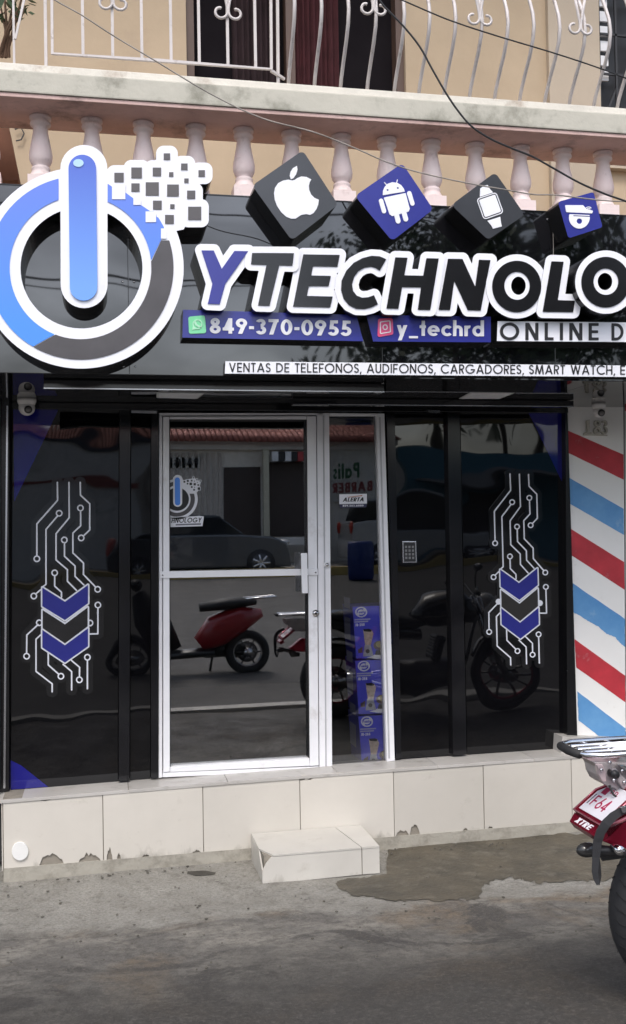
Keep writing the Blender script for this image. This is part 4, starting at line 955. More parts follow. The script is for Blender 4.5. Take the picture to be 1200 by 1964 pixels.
for nme, pts, m_, j_ in ST: slab(nme+'_stripe', edge_jit(pts, j_*.6, 10), -.0465, -.0452, m_, pi_)
numm = mat('painted_number_relief', (.50,.48,.42), .55, var=.08)
mm_ = lambda p: zz(p, 1070, 720, 9.23)
for nm, ps in (('1', [mm_([(515,800),(560,780),(562,1000),(600,1015),(600,1030),(480,1030),(480,1015),(520,1000)])]), ('8', [[(1070+(705+x)/9.23, 720+(915+y)/9.23) for x, y in q] for q in [sect(0,-68,52,56,0,359,30,20), sect(0,60,62,66,0,359,34,20)]]), ('3', [[(1070+(830+x)/9.23, 720+(915+y)/9.23) for x, y in q] for q in [sect(0,-68,48,56,-160,90,28,14), sect(0,60,54,66,-90,160,30,14)]])):
    plate('number_relief', ps, -.066, -.0452, numm, pi_, st=.35)
slab('number_base', mm_([(455,1030),(870,1050),(880,1072),(450,1060)]), -.056, -.0452, numm, pi_)
nb = thing('neighbour_wall', 'narrow white strip of the neighbouring shop wall past the pillar at the right edge', 'wall', tuple(P(1215, 1418, -.04)))
slab('wall_face', [(1198.5,735),(1420,735),(1440,1421),(1202.5,1421)], -.04, .03, wallwhite, nb)
slab('red_stripe', [(1198.6,770),(1240,775),(1240,800),(1198.8,788)], -.0415, -.0402, redp, nb)
slab('dark_joint', [(1195.6,735),(1198,735),(1202,1421),(1200.5,1421)], -.03, .03, inkblack, nb)

# ---------------------------------------------------------------- tiled plinth
PY = -.2
pln = thing('tiled_plinth', 'low plinth faced with large cream tiles under the shop front', 'plinth', (1.1, -.1, 0))
zt = lambda x: .4205+.006*(x-1)*.6
mesh('plinth_core', *boxvf(-.502, 4.6, PY+.008, .03, -.05, .405), mortar, pln)
mesh('mortar_base', *boxvf(-.50, 4.6, PY-.004, PY+.006, -.05, .064), mat('cream_mortar', (.36,.34,.29), .85, bump=.006, bscale=30, dirt=.55, dirtcol=(.17,.155,.125), dscale=9), pln)
JX = [-.50, P(197.4,1580,PY)[0], P(389,1550,PY)[0], P(575,1530,PY)[0], P(754.7,1520,PY)[0], P(927,1510,PY)[0], P(1095.7,1500,PY)[0]]
JX += [JX[-1]+.52*k for k in (1,2,3)]
JX.append(4.6)
TOPZ = [.395,.41,.415,.424,.43,.432,.431,.431,.431,.431,.431]
def chip(x, z, w, h, up=1, k=12):               # a chipped piece missing from the tile edge
    return [(x+w*(i/(k-1)-.5), z+up*h*(math.sin(math.pi*i/(k-1))**.6)*(rs.uniform(.7,1.1) if 0 < i < k-1 else 0)) for i in range(k)]
chips_b = {0: [(-.28,.06,.12),(-.10,.05,.09)], 1: [(.03,.02,.05),(.13,.012,.03)], 2: [], 3: [], 4: [(1.56,.03,.03),(1.68,.06,.10)], 5: [], 6: []}
chips_b = {0: [(-.27,.075,.13),(-.08,.06,.12)], 1: [(.018,.07,.03),(.065,.035,.02),(.20,.02,.04),(.46,.02,.05)], 3: [(1.50,.05,.06)], 4: [(1.57,.04,.08),(1.64,.06,.06),(1.93,.02,.03),(2.01,.045,.1)], 5: [(2.075,.02,.03)], 6: []}
chips_t = {0: [(-.29,.018,.10)], 2: [(.56,.022,.13)], 3: [(1.06,.03,.07)], 4: [], 1: []}
for i, (a, b) in enumerate(zip(JX, JX[1:])):
    za, zb = TOPZ[i], TOPZ[i+1]; bot = .058 if i else .05
    low = [(a+.002, bot)]
    for (x, h, w) in sorted(chips_b.get(i, [])):
        if a+.004 < x-w/2 and x+w/2 < b-.004: low += chip(x, bot, w, h)
        elif x-w/2 <= a+.004: low = [(a+.002, bot+h), (a+.002+w*.4, bot+h*.6), (a+.002+w, bot)]
    low.append((b-.002, bot)); topl = []
    for (x, h, w) in chips_t.get(i, []):
        zz_ = za+(zb-za)*(x-a)/(b-a)
        if x-w/2 > a+.004: topl += [(q, min(zz_, r)) for q, r in chip(x, zz_, w, h, -1)][::-1]
        else: pass
    pts = low+[(b-.002, zb-.002)]+topl+([(a+.002+.07, za-.002),(a+.05, za-.02),(a+.002, za-.028)] if i == 3 else [(a+.002, za-.002)])
    dy = rs.uniform(-.0015, .0015)
    o = prism('tile', [(x, PY-.001+dy, z) for x, z in pts], .009, tilem, pln, .0012)
# left end tile
mesh('end_tile', *boxvf(-.508, -.503, PY+.004, .02, .05, .395), tilem, pln)
# sill tiles
sx = [P(-12,1528,PY)[0]]; 
for x in (245, 432, 640, 828, 1010): sx.append(P(x, 1490, -.1)[0])
sx += [2.62, 3.2, 3.9, 4.6]
for i, (a, b) in enumerate(zip(sx, sx[1:])):
    z1 = np.interp(a, [-.5,.5,1.5,2.5], [.399,.415,.424,.428]); z2 = np.interp(b, [-.5,.5,1.5,2.5], [.399,.415,.424,.428])
    fr_ = [(a+.0015, PY-.006, z1-.012),(b-.0015, PY-.006, z2-.012),(b-.0015, PY-.006, z2+.004),(a+.0015, PY-.006, z1+.004)]
    prism('sill_tile', fr_, .26, sillm, pln, .0015)
o = prism('pipe_cap', [tuple(P(38+16*math.cos(q), 1633+17.5*math.sin(q), PY-.012)) for q in np.linspace(0, 2*math.pi, 25)[:-1]], .03, mat('white_pvc', (.78,.78,.76), .4), None, .002); tag(o, 'round white pipe cap in the plinth at the lower left', 'pipe cap')
# short grey ledge at the pillar foot
o = slab('pillar_foot', [(1078,1413),(1180,1417),(1200,1424),(1196,1452),(1076,1446)], -.12, .0, sillm); tag(o, 'grey mortar ledge at the foot of the striped pillar', 'ledge')

# step
stp = thing('tiled_step', 'single low step clad in cream tiles in front of the door', 'step', (1.04, -.4, 0))
fl, frr = G(502,1693,0), G(731,1680,0); tz = .140
xl, xr = fl[0], frr[0]; yf = (fl[1]+frr[1])/2; xj = P(694, 1650, yf)[0]
mesh('step_core', *boxvf(xl+.010, xr-.010, yf+.010, PY-.004, -.02, tz-.008), mortar, stp)
def sk_(x): return yf+(x-(xl+xr)/2)*0
prism('riser_tile', [(xl+.045, yf, tz-.010),(xj-.002, yf, tz-.009),(xj-.002, yf, .006),(xl, yf, .0),(xl, yf, .066),(xl+.018, yf, .10)], .009, stepm, stp, .001)
prism('riser_tile', [(xj+.002, yf, tz-.009),(xr, yf, tz-.009),(xr, yf, .004),(xj+.002, yf, .006)], .009, stepm, stp, .001)
prism('tread_tile', [(xl+.052, yf-.002, tz-.008),(xj-.003, yf-.002, tz-.008),(xj-.055, PY-.005, tz-.008),(xl+.0, PY-.005, tz-.008),(xl+.0, yf+.115, tz-.008)], 0, stepm, stp, .001, vec=(0,0,.009))
prism('tread_tile', [(xj+.001, yf-.002, tz-.008),(xr, yf-.002, tz-.008),(xr, PY-.005, tz-.008),(xj-.051, PY-.005, tz-.008)], 0, stepm, stp, .001, vec=(0,0,.009))
prism('side_tile', [(xl-.001, yf+.004, .0),(xl-.001, PY-.006, .0),(xl-.001, PY-.006, tz-.006),(xl-.001, yf+.11, tz-.012),(xl-.001, yf+.03, .075),(xl-.001, yf+.004, .066)], 0, stepm, stp, .001, vec=(.008,0,0))
prism('side_tile', [(xr-.007, yf+.010, .0),(xr-.007, PY-.006, .0),(xr-.007, PY-.006, tz-.009),(xr-.007, yf+.010, tz-.009)], 0, stepm, stp, .001, vec=(.008,0,0))

# ---------------------------------------------------------------- wires
def wire(label, pts, Yw, r, m, sag=0):
    n = len(pts); P3 = []
    for i in range(n-1):
        p0 = pts[max(i-1,0)]; p1 = pts[i]; p2 = pts[i+1]; p3 = pts[min(i+2,n-1)]
        for k in range(5):
            t = k/5; P3.append(tuple(.5*((2*p1[q])+(-p0[q]+p2[q])*t+(2*p0[q]-5*p1[q]+4*p2[q]-p3[q])*t*t+(-p0[q]+3*p1[q]-3*p2[q]+p3[q])*t**3) for q in (0,1)))
    P3.append(pts[-1]); o = tube('cable', [P(x, y, Yw) for x, y in P3], r, m, None, 6); tag(o, label, 'cable')
cabl = mat('pale_cable', (.33,.30,.27), .6, var=.4, vscale=12)
wire('pale thin cable sagging from the top left across the balcony to the blue icon boxes', [(40,-45),(105,0),(155,28),(215,67),(300,118),(400,178),(500,226),(600,253),(680,284),(740,310),(805,331),(901,352),(970,364),(1024,373),(1066,374),(1142,383),(1200,386),(1290,380)], -1.75, .0028, cabl)
wire('thicker dark cable dropping steeply from the top centre to the right edge', [(700,-60),(728,0),(748,24),(775,52),(805,90),(830,135),(856,180),(880,215),(905,243),(940,266),(980,284),(1020,300),(1060,322),(1110,350),(1160,372),(1200,386),(1290,420)], -1.8, .0038, blk_plastic)
wire('straight dark cable across the top right corner', [(700,-30),(775,2),(860,38),(950,68),(1050,98),(1130,124),(1200,150),(1290,190)], -2.0, .0030, blk_plastic)
wire('thin pale wire hanging down the fascia seam between the camera icon and the letter L', [(1059,395),(1060,430),(1061,470),(1061,498)], -1.045, .0018, cabl)

# ---------------------------------------------------------------- motorcycle (tail seen at the right edge, the rest mirrored in the panels)
BY = -2.55
mc = thing('motorcycle', 'black and chrome motorcycle with red-framed plate and rear rack parked at the right edge', 'motorcycle', (2.5, BY, .2))
tyre = mat('tyre_rubber', (.022,.022,.024), .75, bump=.0015, bscale=45, var=.3, vscale=20)
redmet = mat('red_anodised_metal', (.30,.01,.035), .22, metal=.6, var=.2)
redpaint = mat('red_motor_paint', (.28,.012,.018), .3, coat=.3, var=.1)
plastic_grey = mat('grey_bracket_plastic', (.42,.38,.38), .22, coat=.5, col2=(.24,.22,.23), vscale=14)
blackpaint = mat('black_motor_paint', (.012,.012,.014), .15, coat=.8)
def wheel(name, c, ro, rt, rimm, parent, wide=.07, spokes=10):
    V, Fc = [], []; n1, n2 = 44, 12
    w = bpy.data.objects.new
    for i in range(n1):
        a = 2*math.pi*i/n1
        for j in range(n2):
            b = 2*math.pi*j/n2; rr = ro-rt+rt*math.cos(b); V.append((c[0]+rr*math.cos(a), c[1]+wide*math.sin(b), c[2]+rr*math.sin(a)))
    for i in range(n1):
        for j in range(n2): Fc.append((i*n2+j, i*n2+(j+1)%n2, ((i+1)%n1)*n2+(j+1)%n2, ((i+1)%n1)*n2+j))
    ty = mesh(name, V, Fc, tyre, parent, True)
    k = (lambda o: setattr(o, 'location', (0,0,0)) or o)
    rp = [(c[0]+(ro-2*rt+.006)*math.cos(a), c[1], c[2]+(ro-2*rt+.006)*math.sin(a)) for a in np.linspace(0, 2*math.pi, 37)[:-1]]
    k(tube('rim', rp, .016, rimm, ty, 8, True))
    sp = [[(c[0]+.03*math.cos(a), c[1]+.01, c[2]+.03*math.sin(a)), (c[0]+(ro-2*rt)*math.cos(a), c[1], c[2]+(ro-2*rt)*math.sin(a))] for a in np.linspace(0, 2*math.pi, spokes+1)[:-1]]
    k(tubes('spokes', sp, .009, blackpaint, ty, 6))
    k(tube('hub', [(c[0], c[1]-.06, c[2]), (c[0], c[1]+.06, c[2])], .045, steel, ty, 16))
    k(tube('brake_disc', [(c[0], c[1]-.045, c[2]), (c[0], c[1]-.04, c[2])], .11, steel, ty, 28))
    return ty
wheel('rear_wheel', (1.850, BY, .50), .30, .058, redmet, mc, .066)
wheel('front_wheel', (3.30, BY, .495), .295, .045, redmet, mc, .05)
# tread grooves
gp = []
for i in range(46):
    a = 2*math.pi*i/46
    for sg in (-1, 1):
        q = []
        for b in (.25, .6, 1.0):
            rr = .242+.0585*math.cos(b); q.append((1.850+rr*math.cos(a+b*.09), BY+sg*.0665*math.sin(b), .50+rr*math.sin(a+b*.09)))
        gp.append(q)
o = tubes('tread', gp, .0015, mat('tread_groove', (.012,.012,.012), .9), mc, 4); o['kind'] = 'stuff'
# rack
zr = 1.045
a1, a2, a3 = G(1090,1423,zr), G(1113,1452,zr), G(1077,1431,zr)
yF, yN = a1[1], a2[1]; xT = a3[0]+.005; xE = 2.02
def rk(y, x0, r=.0075, n='rack_tube'): tube(n, [(x0, y, zr), (xE, y, zr)], r, chrome, mc, 10)
ring_pts = [(xE, yF, zr), (xT+.05, yF, zr), (xT+.012, yF-.02, zr), (xT, yF-.05, zr), (xT, yN+.06, zr), (xT+.012, yN+.02, zr), (xT+.05, yN, zr), (xE, yN, zr)]
tube('rack_hoop', ring_pts, .0085, chrome, mc, 10)
for t_ in (.3, .52, .74): rk(yF+(yN-yF)*t_, xT+.02, .0065)
for x_ in (.09, .17, .25, .34, .43): tube('rack_cross_strut', [(xT+x_, yF, zr-.006), (xT+x_+.03, (yF+yN)/2, zr-.012), (xT+x_, yN, zr-.006)], .006, chrome, mc, 8)
mesh('rack_top_plate', *boxvf(xT+.13, xT+.42, yN+.05, yF-.05, zr-.016, zr-.008), steel, mc)
tube('rack_rubber_end', [(xT-.002, yF-.035, zr-.002), (xT-.006, (yF+yN)/2, zr-.004), (xT-.002, yN+.04, zr-.002)], .013, rubber, mc, 10)
# bracket under the rack
YB = (yF+yN)/2
slab('rack_bracket', [(1138,1462),(1146,1472),(1149,1488),(1156,1502),(1168,1510),(1180,1512),(1186,1522),(1212,1530),(1320,1520),(1320,1462)], YB-.04, YB+.05, plastic_grey, mc, .006)
slab('bracket_rib', [(1146,1468),(1156,1466),(1162,1480),(1163,1499),(1156,1500),(1149,1487)], YB-.062, YB-.041, mat('pink_grey_gloss', (.50,.40,.41), .15, coat=.8), mc, .005)
slab('bracket_rib', [(1172,1476),(1182,1474),(1205,1500),(1320,1505),(1320,1516),(1196,1514)], YB-.062, YB-.041, plastic_grey, mc, .004)
a = P(1181, 1486, YB-.07); tube('bracket_bolt', [a, a+np.array([0,.03,0])], .013, blk_plastic, mc, 12)
slab('grab_strut', [(1186,1468),(1196,1467),(1330,1560),(1330,1575)], YB-.07, YB-.045, chrome, mc, .003)
# plate, frame and tray: the plate leans forward, its width runs across the bike
pa = P(1112,1552,YB+.04); wid = .165
e1 = np.array([0,-1.0,0]); 
# choose width so that the lower right corner falls at its measured place
e2 = np.array([.80,0,.60]); nrm = np.cross(e1, e2)*-1; nrm = nrm/np.linalg.norm(nrm)
if nrm[0] > 0: nrm = -nrm
PW, PH = .150, .118
def PL(u, v, o_=0): return pa+e1*PW*u+e2*PH*v+nrm*o_
def pprism(name, uv, o0, o1, m, parent=mc, bevel=.0012): return prism(name, [PL(u, v, o1) for u, v in uv], 0, m, parent, bevel, vec=tuple(nrm*(o0-o1)))
fpl = pprism('plate_frame', [(-.10,-.12),(1.12,-.12),(1.12,1.02),(.94,1.12),(.20,1.12),(-.10,.70)], -.012, .004, redmet)
wp = pprism('number_plate', [(0,0),(1,0),(1,.97),(.9,1.03),(.24,1.03),(0,.68)], .0042, .0062, mat('plate_white', (.72,.70,.74), .3)); wp.parent = fpl; wp.location = (0,0,0)
plm = mat('plate_red_ink', (.38,.02,.08), .4); plg = mat('plate_dark_ink', (.12,.09,.12), .4)
def pmap(x, y): return PL(x, -y, .0072)
def ptext(s, u0, v0, u1, cap, m, w=.16, gap=.12):
    o = lettering('plate_characters', s, u0, -v0, u1, -v0, cap, 0, 0, m, wp, w=w, gap=gap, mapf=pmap, back=-nrm*.0008); o.location = (0,0,0)
ptext('I', .07, .22, .10, .36, plg, .13); ptext('F', .17, .22, .32, .36, plm, .13); ptext('64', .38, .20, .76, .40, plm, .12)
ptext('R.D.', .42, .76, .70, .14, plm, .16)
o = pprism('plate_emblem', [(.16,.66),(.34,.66),(.34,.88),(.16,.88)], .0064, .0072, plm, wp, 0); o.location = (0,0,0)
tray = pprism('plate_tray', [(-.11,-.13),(1.12,-.13),(1.05,-.42),(.02,-.42)], -.03, -.004, redmet)
o = lettering('tray_lettering', 'XTRE', .16, .36, .78, .36, .17, 0, 0, inkwhite, tray, w=.2, gap=.1, ital=.25, mapf=lambda x, y: PL(x, -y, -.0028), back=-nrm*.0008); o.location = (0,0,0)
tube('plate_frame_edge', [PL(u, v, .006) for u, v in [(-.09,-.11),(1.11,-.11),(1.11,1.01),(.935,1.11),(.205,1.11),(-.09,.695)]], .0035, mat('bright_red_edge', (.55,.18,.22), .15, metal=.7), mc, 6, True)
tube('tray_edge', [PL(u, v, .0) for u, v in [(1.12,-.13),(1.4,.3),(1.7,1.0)]], .006, mat('bright_red_edge', (.55,.18,.22), .15, metal=.7), mc, 6)
slab('tail_undertray', [(1152,1612),(1170,1604),(1215,1560),(1330,1560),(1330,1630),(1190,1628)], YB-.02, YB+.05, redmet, mc, .004)
# strap
def ribbon(name, pts, w, m, parent, Yr):
    V, Fc = [], []; n = len(pts)
    for i, (x, y) in enumerate(pts):
        a = np.array(pts[max(i-1,0)], float); b = np.array(pts[min(i+1,n-1)], float); t_ = (b-a)/np.linalg.norm(b-a); nn = np.array([-t_[1], t_[0]])
        for sg in (-1, 1):
            q = np.array([x, y])+nn*w[i]*.5*sg; yy = Yr[i]; V.append(P(q[0], q[1], yy)); V.append(P(q[0], q[1], yy)+np.array([.0005,.003,0]))
    for i in range(n-1):
        k = i*4; Fc += [(k, k+4, k+6, k+2), (k+1, k+3, k+7, k+5), (k, k+1, k+5, k+4), (k+2, k+6, k+7, k+3)]
    Fc += [(0,2,3,1), (n*4-4, n*4-3, n*4-1, n*4-2)]
    return mesh(name, V, Fc, m, parent, False)
YS = pa[1]-.18
ribbon('tie_down_strap', [(1204,1552),(1190,1557),(1176,1566),(1162,1580),(1152,1596),(1146,1615),(1143,1645),(1141,1672),(1143,1686),(1147,1697)], [13,15,17,18,18,17,14,12,10,6], mat('grey_webbing', (.035,.036,.040), .85, bump=.001, bscale=200), mc, [YS-.03,YS-.03,YS-.03,YS-.028,YS-.02,YS-.01,YS,YS+.005,YS+.01,YS+.012])
ribbon('strap_loop_back', [(1147,1697),(1150,1680),(1149,1655),(1147,1640)], [6,7,5,4], mat('black_webbing', (.012,.012,.013), .85), mc, [YS+.012,YS+.018,YS+.02,YS+.02])
a = P(1196, 1556, YS-.035); slab('strap_buckle', [(1190,1549),(1204,1545),(1208,1556),(1194,1560)], YS-.04, YS-.03, steel, mc, .002)
# indicator
ic = P(1126, 1630, YB-.03); ball('indicator', ic, (.036,.022,.022), mat('smoked_lens', (.03,.03,.03), .12), mc)
tube('indicator_stalk', [ic+np.array([.02,0,.0]), P(1195,1636,YB-.02)], .016, blk_plastic, mc, 10)
slab('mud_flap', [(1140,1622),(1196,1626),(1198,1646),(1156,1652)], YB+.02, YB+.03, blk_plastic, mc, .002)
a = P(1190, 1632, YB-.07); tube('chrome_bolt', [a, a+np.array([0,.04,0])], .014, chrome, mc, 14)
for bx__, by__ in ((1152,1476),(1176,1496),(1168,1462),(1196,1500),(1192,1478)):
    a = P(bx__, by__, YB-.066); tube('bolt', [a, a+np.array([0,-.006,0])], .0055, steel, mc, 6)
tube('brake_cable', [P(1168,1506,YB-.05), P(1176,1524,YB-.06), P(1190,1534,YB-.06), P(1215,1536,YB-.05)], .0035, rubber, mc, 6)
tube('plate_screw', [PL(.30,.93,.006), PL(.30,.93,.010)], .006, steel, mc, 8)
# the rest of the machine
V_ = lambda *p: np.array(p)
tube('swing_arm', [(1.850,BY-.085,.50),(2.2,BY-.08,.53),(2.5,BY-.06,.56)], .025, steel, mc, 8); tube('swing_arm', [(1.850,BY+.085,.50),(2.5,BY+.06,.56)], .025, steel, mc, 8)
tube('shock_absorber', [(1.98,BY-.11,.60),(2.16,BY-.1,.93)], .03, redmet, mc, 12); tube('shock_absorber', [(1.98,BY+.11,.60),(2.16,BY+.1,.93)], .03, redmet, mc, 12)
fender = [(1.850+.335*math.cos(a), BY, .50+.335*math.sin(a)) for a in np.linspace(R(28), R(128), 12)]; tube('rear_fender', fender, .06, blackpaint, mc, 8, flat=.25)
fender = [(3.30+.325*math.cos(a), BY, .495+.325*math.sin(a)) for a in np.linspace(R(40), R(150), 12)]; tube('front_fender', fender, .05, blackpaint, mc, 8, flat=.25)
def blobm(name, pts, rads, m, fl=1.0): tube(name, pts, rads, m, mc, 14, flat=fl)
blobm('seat', [(1.80,BY,1.02),(2.0,BY,1.01),(2.25,BY,.98),(2.5,BY,.95),(2.62,BY,.98)], [.05,.11,.13,.12,.07], mat('seat_vinyl', (.015,.015,.016), .6), .55)
blobm('tail_fairing', [(1.72,BY,.98),(1.95,BY,.93),(2.3,BY,.86),(2.55,BY,.85)], [.04,.09,.11,.08], blackpaint, .7)
blobm('fuel_tank', [(2.52,BY,.99),(2.65,BY,1.05),(2.85,BY,1.08),(3.0,BY,1.02),(3.06,BY,.96)], [.07,.15,.17,.13,.05], blackpaint, .85)
blobm('engine', [(2.35,BY,.52),(2.5,BY,.50),(2.75,BY,.52),(2.85,BY,.6)], [.10,.15,.15,.08], mat('engine_grey', (.10,.10,.105), .4, metal=.7), 1.0)
tubes('cylinder_fins', [[(2.66+.01*i,BY-.12,.66+.025*i),(2.66+.01*i,BY+.12,.66+.025*i)] for i in range(7)], .035, MATS['engine_grey'], mc, 8)
tube('exhaust', [(2.85,BY-.12,.62),(2.88,BY-.14,.42),(2.6,BY-.16,.36),(2.25,BY-.17,.40),(1.95,BY-.18,.50)], [.02,.02,.022,.04,.045], chrome, mc, 12)
tube('frame_tube', [(3.08,BY,1.05),(2.95,BY,.6),(2.8,BY,.4),(2.4,BY,.4),(2.3,BY,.8)], .02, blackpaint, mc, 8)
for s_g in (-1, 1): tube('fork', [(3.30,BY+s_g*.09,.495),(3.06,BY+s_g*.09,1.16)], .026, steel, mc, 10)
tube('handlebar', [(2.95,BY-.36,1.22),(3.02,BY-.2,1.24),(3.06,BY,1.17),(3.02,BY+.2,1.24),(2.95,BY+.36,1.22)], .014, blackpaint, mc, 8)
for s_g in (-1, 1):
    tube('hand_grip', [(2.95,BY+s_g*.36,1.22),(2.93,BY+s_g*.46,1.215)], .019, rubber, mc, 8)
    mi_ = ball('mirror', (2.98,BY+s_g*.30,1.38), (.02,.06,.035), blackpaint, mc)
    tube('mirror_stem', [(3.0,BY+s_g*.22,1.24),(2.98,BY+s_g*.29,1.37)], .007, blackpaint, mc, 6)
ball('headlight', (3.16,BY,1.10), (.09,.10,.10), mat('headlight_glass', (.5,.5,.5), .1), mc)
tube('side_stand', [(2.45,BY-.1,.40),(2.38,BY-.26,.215)], .012, steel, mc, 8)
tube('foot_peg', [(2.42,BY-.14,.48),(2.42,BY-.28,.49)], .014, rubber, mc, 8)

# ---------------------------------------------------------------- across the street (seen mirrored in glass and panels)
HK = 24.0
def rx(px, k=HK): return RP(px, 980, k)[0]
def rz(py, px=450, k=HK): return RP(px, py, k)[2]
oh = thing('tiled_roof_house', 'single-storey shop house across the street with red roof tiles, mirrored in the glass', 'house', (rx(500), -HK, .8))
hw = mat('house_plaster', (.75,.70,.63), .9, dirt=.15, dscale=1.5); hs_ = mat('corrugated_shutter', (.50,.44,.39), .6, var=.3, vscale=2)
X0, X1 = -16, rx(760)
mesh('front_wall', *boxvf(X0, X1, -HK-.3, -HK, .5, rz(846)), hw, oh)
mesh('upper_beam', *boxvf(X0, X1, -HK, -HK+.25, rz(862), rz(848)), mat('house_beam', (.72,.70,.66), .8), oh)
roofm = mat('red_clay_tile', (.30,.10,.075), .8, var=.35, vscale=3)
zE, zT = rz(850), rz(829)+.55
xt = np.arange(X0, X1, .16)
for row in range(5):
    z0 = zE+(zT-zE)*row/5; z1 = zE+(zT-zE)*(row+1)/5+.05; y0_ = -HK+.7-row*.55; y1_ = y0_-.6; parts = []
    for x in xt: parts.append(tubevf([(x, y0_, z0+.05), (x, y1_, z1+.05)], .075, 6))
    Vq, Fq = merge(parts); o = mesh('roof_tiles', Vq, Fq, roofm, oh, True); o['kind'] = 'stuff'
mesh('roof_deck', [(X0,-HK+.6,zE),(X1,-HK+.6,zE),(X1,-HK-2.6,zT),(X0,-HK-2.6,zT)], [(0,1,2,3)], roofm, oh)
def hbox(name, pa_, pb_, qa, qb, m, d0=.02, d1=.06): return mesh(name, *boxvf(rx(pa_), rx(pb_), -HK+d0, -HK+d1, rz(qb), rz(qa)), m, oh)
corr = []
for i in range(70):
    x = X0+.2+.0; 
x = rx(300)
while x < rx(425): corr.append(boxvf(x, x+.09, -HK+.02, -HK+.06, .8, rz(868))); x += .18
Vq, Fq = merge(corr); o = mesh('shutter_ribs', Vq, Fq, hs_, oh); o['kind'] = 'stuff'
hbox('doorway', 430, 500, 895, 1030, mat('brown_door', (.045,.03,.025), .6)); hbox('doorway', 513, 590, 872, 1030, mat('brown_door', (.045,.03,.025), .6)); hbox('porch_post', 501, 511, 862, 1040, mat('post_paint', (.50,.47,.36), .7), .3, .5)
for i, c_ in enumerate(((.7,.7,.7),(.02,.02,.02),(.7,.7,.7),(.02,.02,.02),(.4,.05,.05),(.7,.7,.7))): hbox('awning_stripe', 516+i*12, 527+i*12, 868, 886, mat('awning%d' % i, c_, .7), .1, .6)
hbox('wall_sign', 325, 383, 876, 896, mat('far_sign_white', (.62,.60,.55), .6)); hbox('step_block', 510, 600, 1032, 1045, mat('house_beam', (.72,.70,.66), .8), .3, 1.4)
hbox('wall_sign', 633, 722, 862, 965, mat('far_sign_white', (.62,.60,.55), .6), .1, .14)
def farmap(x, y): q = RP(x, y, HK-.145); return q
def fartext(s, x0, y0, x1, y1, cap, m):      # written to read normally in the street, so it is reversed in the glass
    a, b = (x1, y1), (x0, y0); o = lettering('far_lettering', s, a[0], a[1], b[0], b[1], cap, 0, 0, m, oh, w=.2, gap=.12, mapf=farmap, back=np.array([0,-.004,0]))
fartext('Palis', 640, 918, 690, 914, 30, mat('far_green', (.03,.12,.05), .6)); fartext('BARBER', 638, 946, 714, 940, 20, mat('far_red', (.25,.04,.04), .6)); fartext('SHOP', 660, 962, 704, 958, 12, MATS['far_green'])
fartext('PALIS', 332, 892, 378, 890, 12, inkblack)
# taller grey block at the left and a low white house to the right
ob = thing('grey_building', 'plain pale block far across the street, mirrored in the left panel', 'building', (-8, -HK-2, .5))
mesh('wall', *boxvf(-22, rx(300)-.2, -HK-7, -HK+.9, .4, rz(850)), mat('pale_render', (.88,.86,.83), .9, dirt=.1, dscale=.6), ob)
mesh('parapet', *boxvf(-22, rx(300)-.1, -HK-7.1, -HK+1.0, rz(850), rz(842)), mat('dark_parapet', (.08,.09,.11), .8), ob)
mesh('red_band', *boxvf(-22, rx(300)-.15, -HK+.9, -HK+.96, rz(935), rz(925)), mat('red_band_paint', (.35,.1,.08), .8), ob)
oc = thing('low_shop', 'low shop across the street at the right, mirrored in the dark panels', 'building', (12, -HK-2, .5))
mesh('wall', *boxvf(rx(770), 34, -HK-7, -HK-.2, .4, 4.1), mat('blue_green_render', (.10,.26,.34), .9, dirt=.1, dscale=.6), oc)
mesh('awning', *boxvf(rx(790), 30, -HK-.2, -HK+1.4, 3.0, 3.12), mat('awning_grey', (.35,.35,.36), .7), oc)
for i in range(5): mesh('doorway', *boxvf(11+i*3.6, 13+i*3.6, -HK-.2, -HK-.14, .8, 2.9), MATS['brown_door'], oc)

def tree(x, y, h, r, seed, label):
    q = np.random.RandomState(seed); t = thing('broadleaf_tree', label, 'tree', (x, y, .5), 'trees across the street')
    tube('trunk', [(x,y,.4),(x+.1,y,h*.3),(x-.1,y+.1,h*.55),(x,y,h*.8)], [.22,.17,.12,.05], mat('bark', (.10,.075,.05), .95, bump=.01), t, 8)
    for k in range(6):
        a = q.uniform(0,6.28); tube('limb', [(x,y,h*.45+k*.1*h*.5),(x+math.cos(a)*r*.7,y+math.sin(a)*r*.7,h*.6+k*.05*h)], [.07,.025], MATS['bark'], t, 6)
    V, Fc = [], []; cl = [(q.normal(size=3)*np.array([r*.5,r*.5,r*.5])+np.array([x,y,h*.74])) for _ in range(60)]
    for c in cl:
        for _ in range(70):
            p = c+q.normal(size=3)*r*.14; d = q.normal(size=3); d /= np.linalg.norm(d); e = np.cross(d, q.normal(size=3)); e /= np.linalg.norm(e); s = q.uniform(.10,.22); o_ = len(V)
            V += [p-d*s, p+e*s*.5, p+d*s, p-e*s*.5]; Fc.append((o_,o_+1,o_+2,o_+3))
    o = mesh('crown', V, Fc, mat('tree_leaves', (.05,.085,.03), .6, col2=(.09,.13,.05), vscale=1), t)
for i, (px_, k_, h_, r_) in enumerate(((830,26,12.4,3.2),(940,28,12.6,3.0),(735,33,13,2.8),(1030,27,12,2.6),(1240,28,12,3))):
    q_ = RP(px_, 500, k_); tree(q_[0], -k_, h_, r_, i+5, ['broad leafy tree behind the low shop across the street','second leafy tree right of the broad one, across the street','distant tall tree behind the tiled house','slim leafy tree at the right, across the street','leafy tree furthest right across the street'][i])

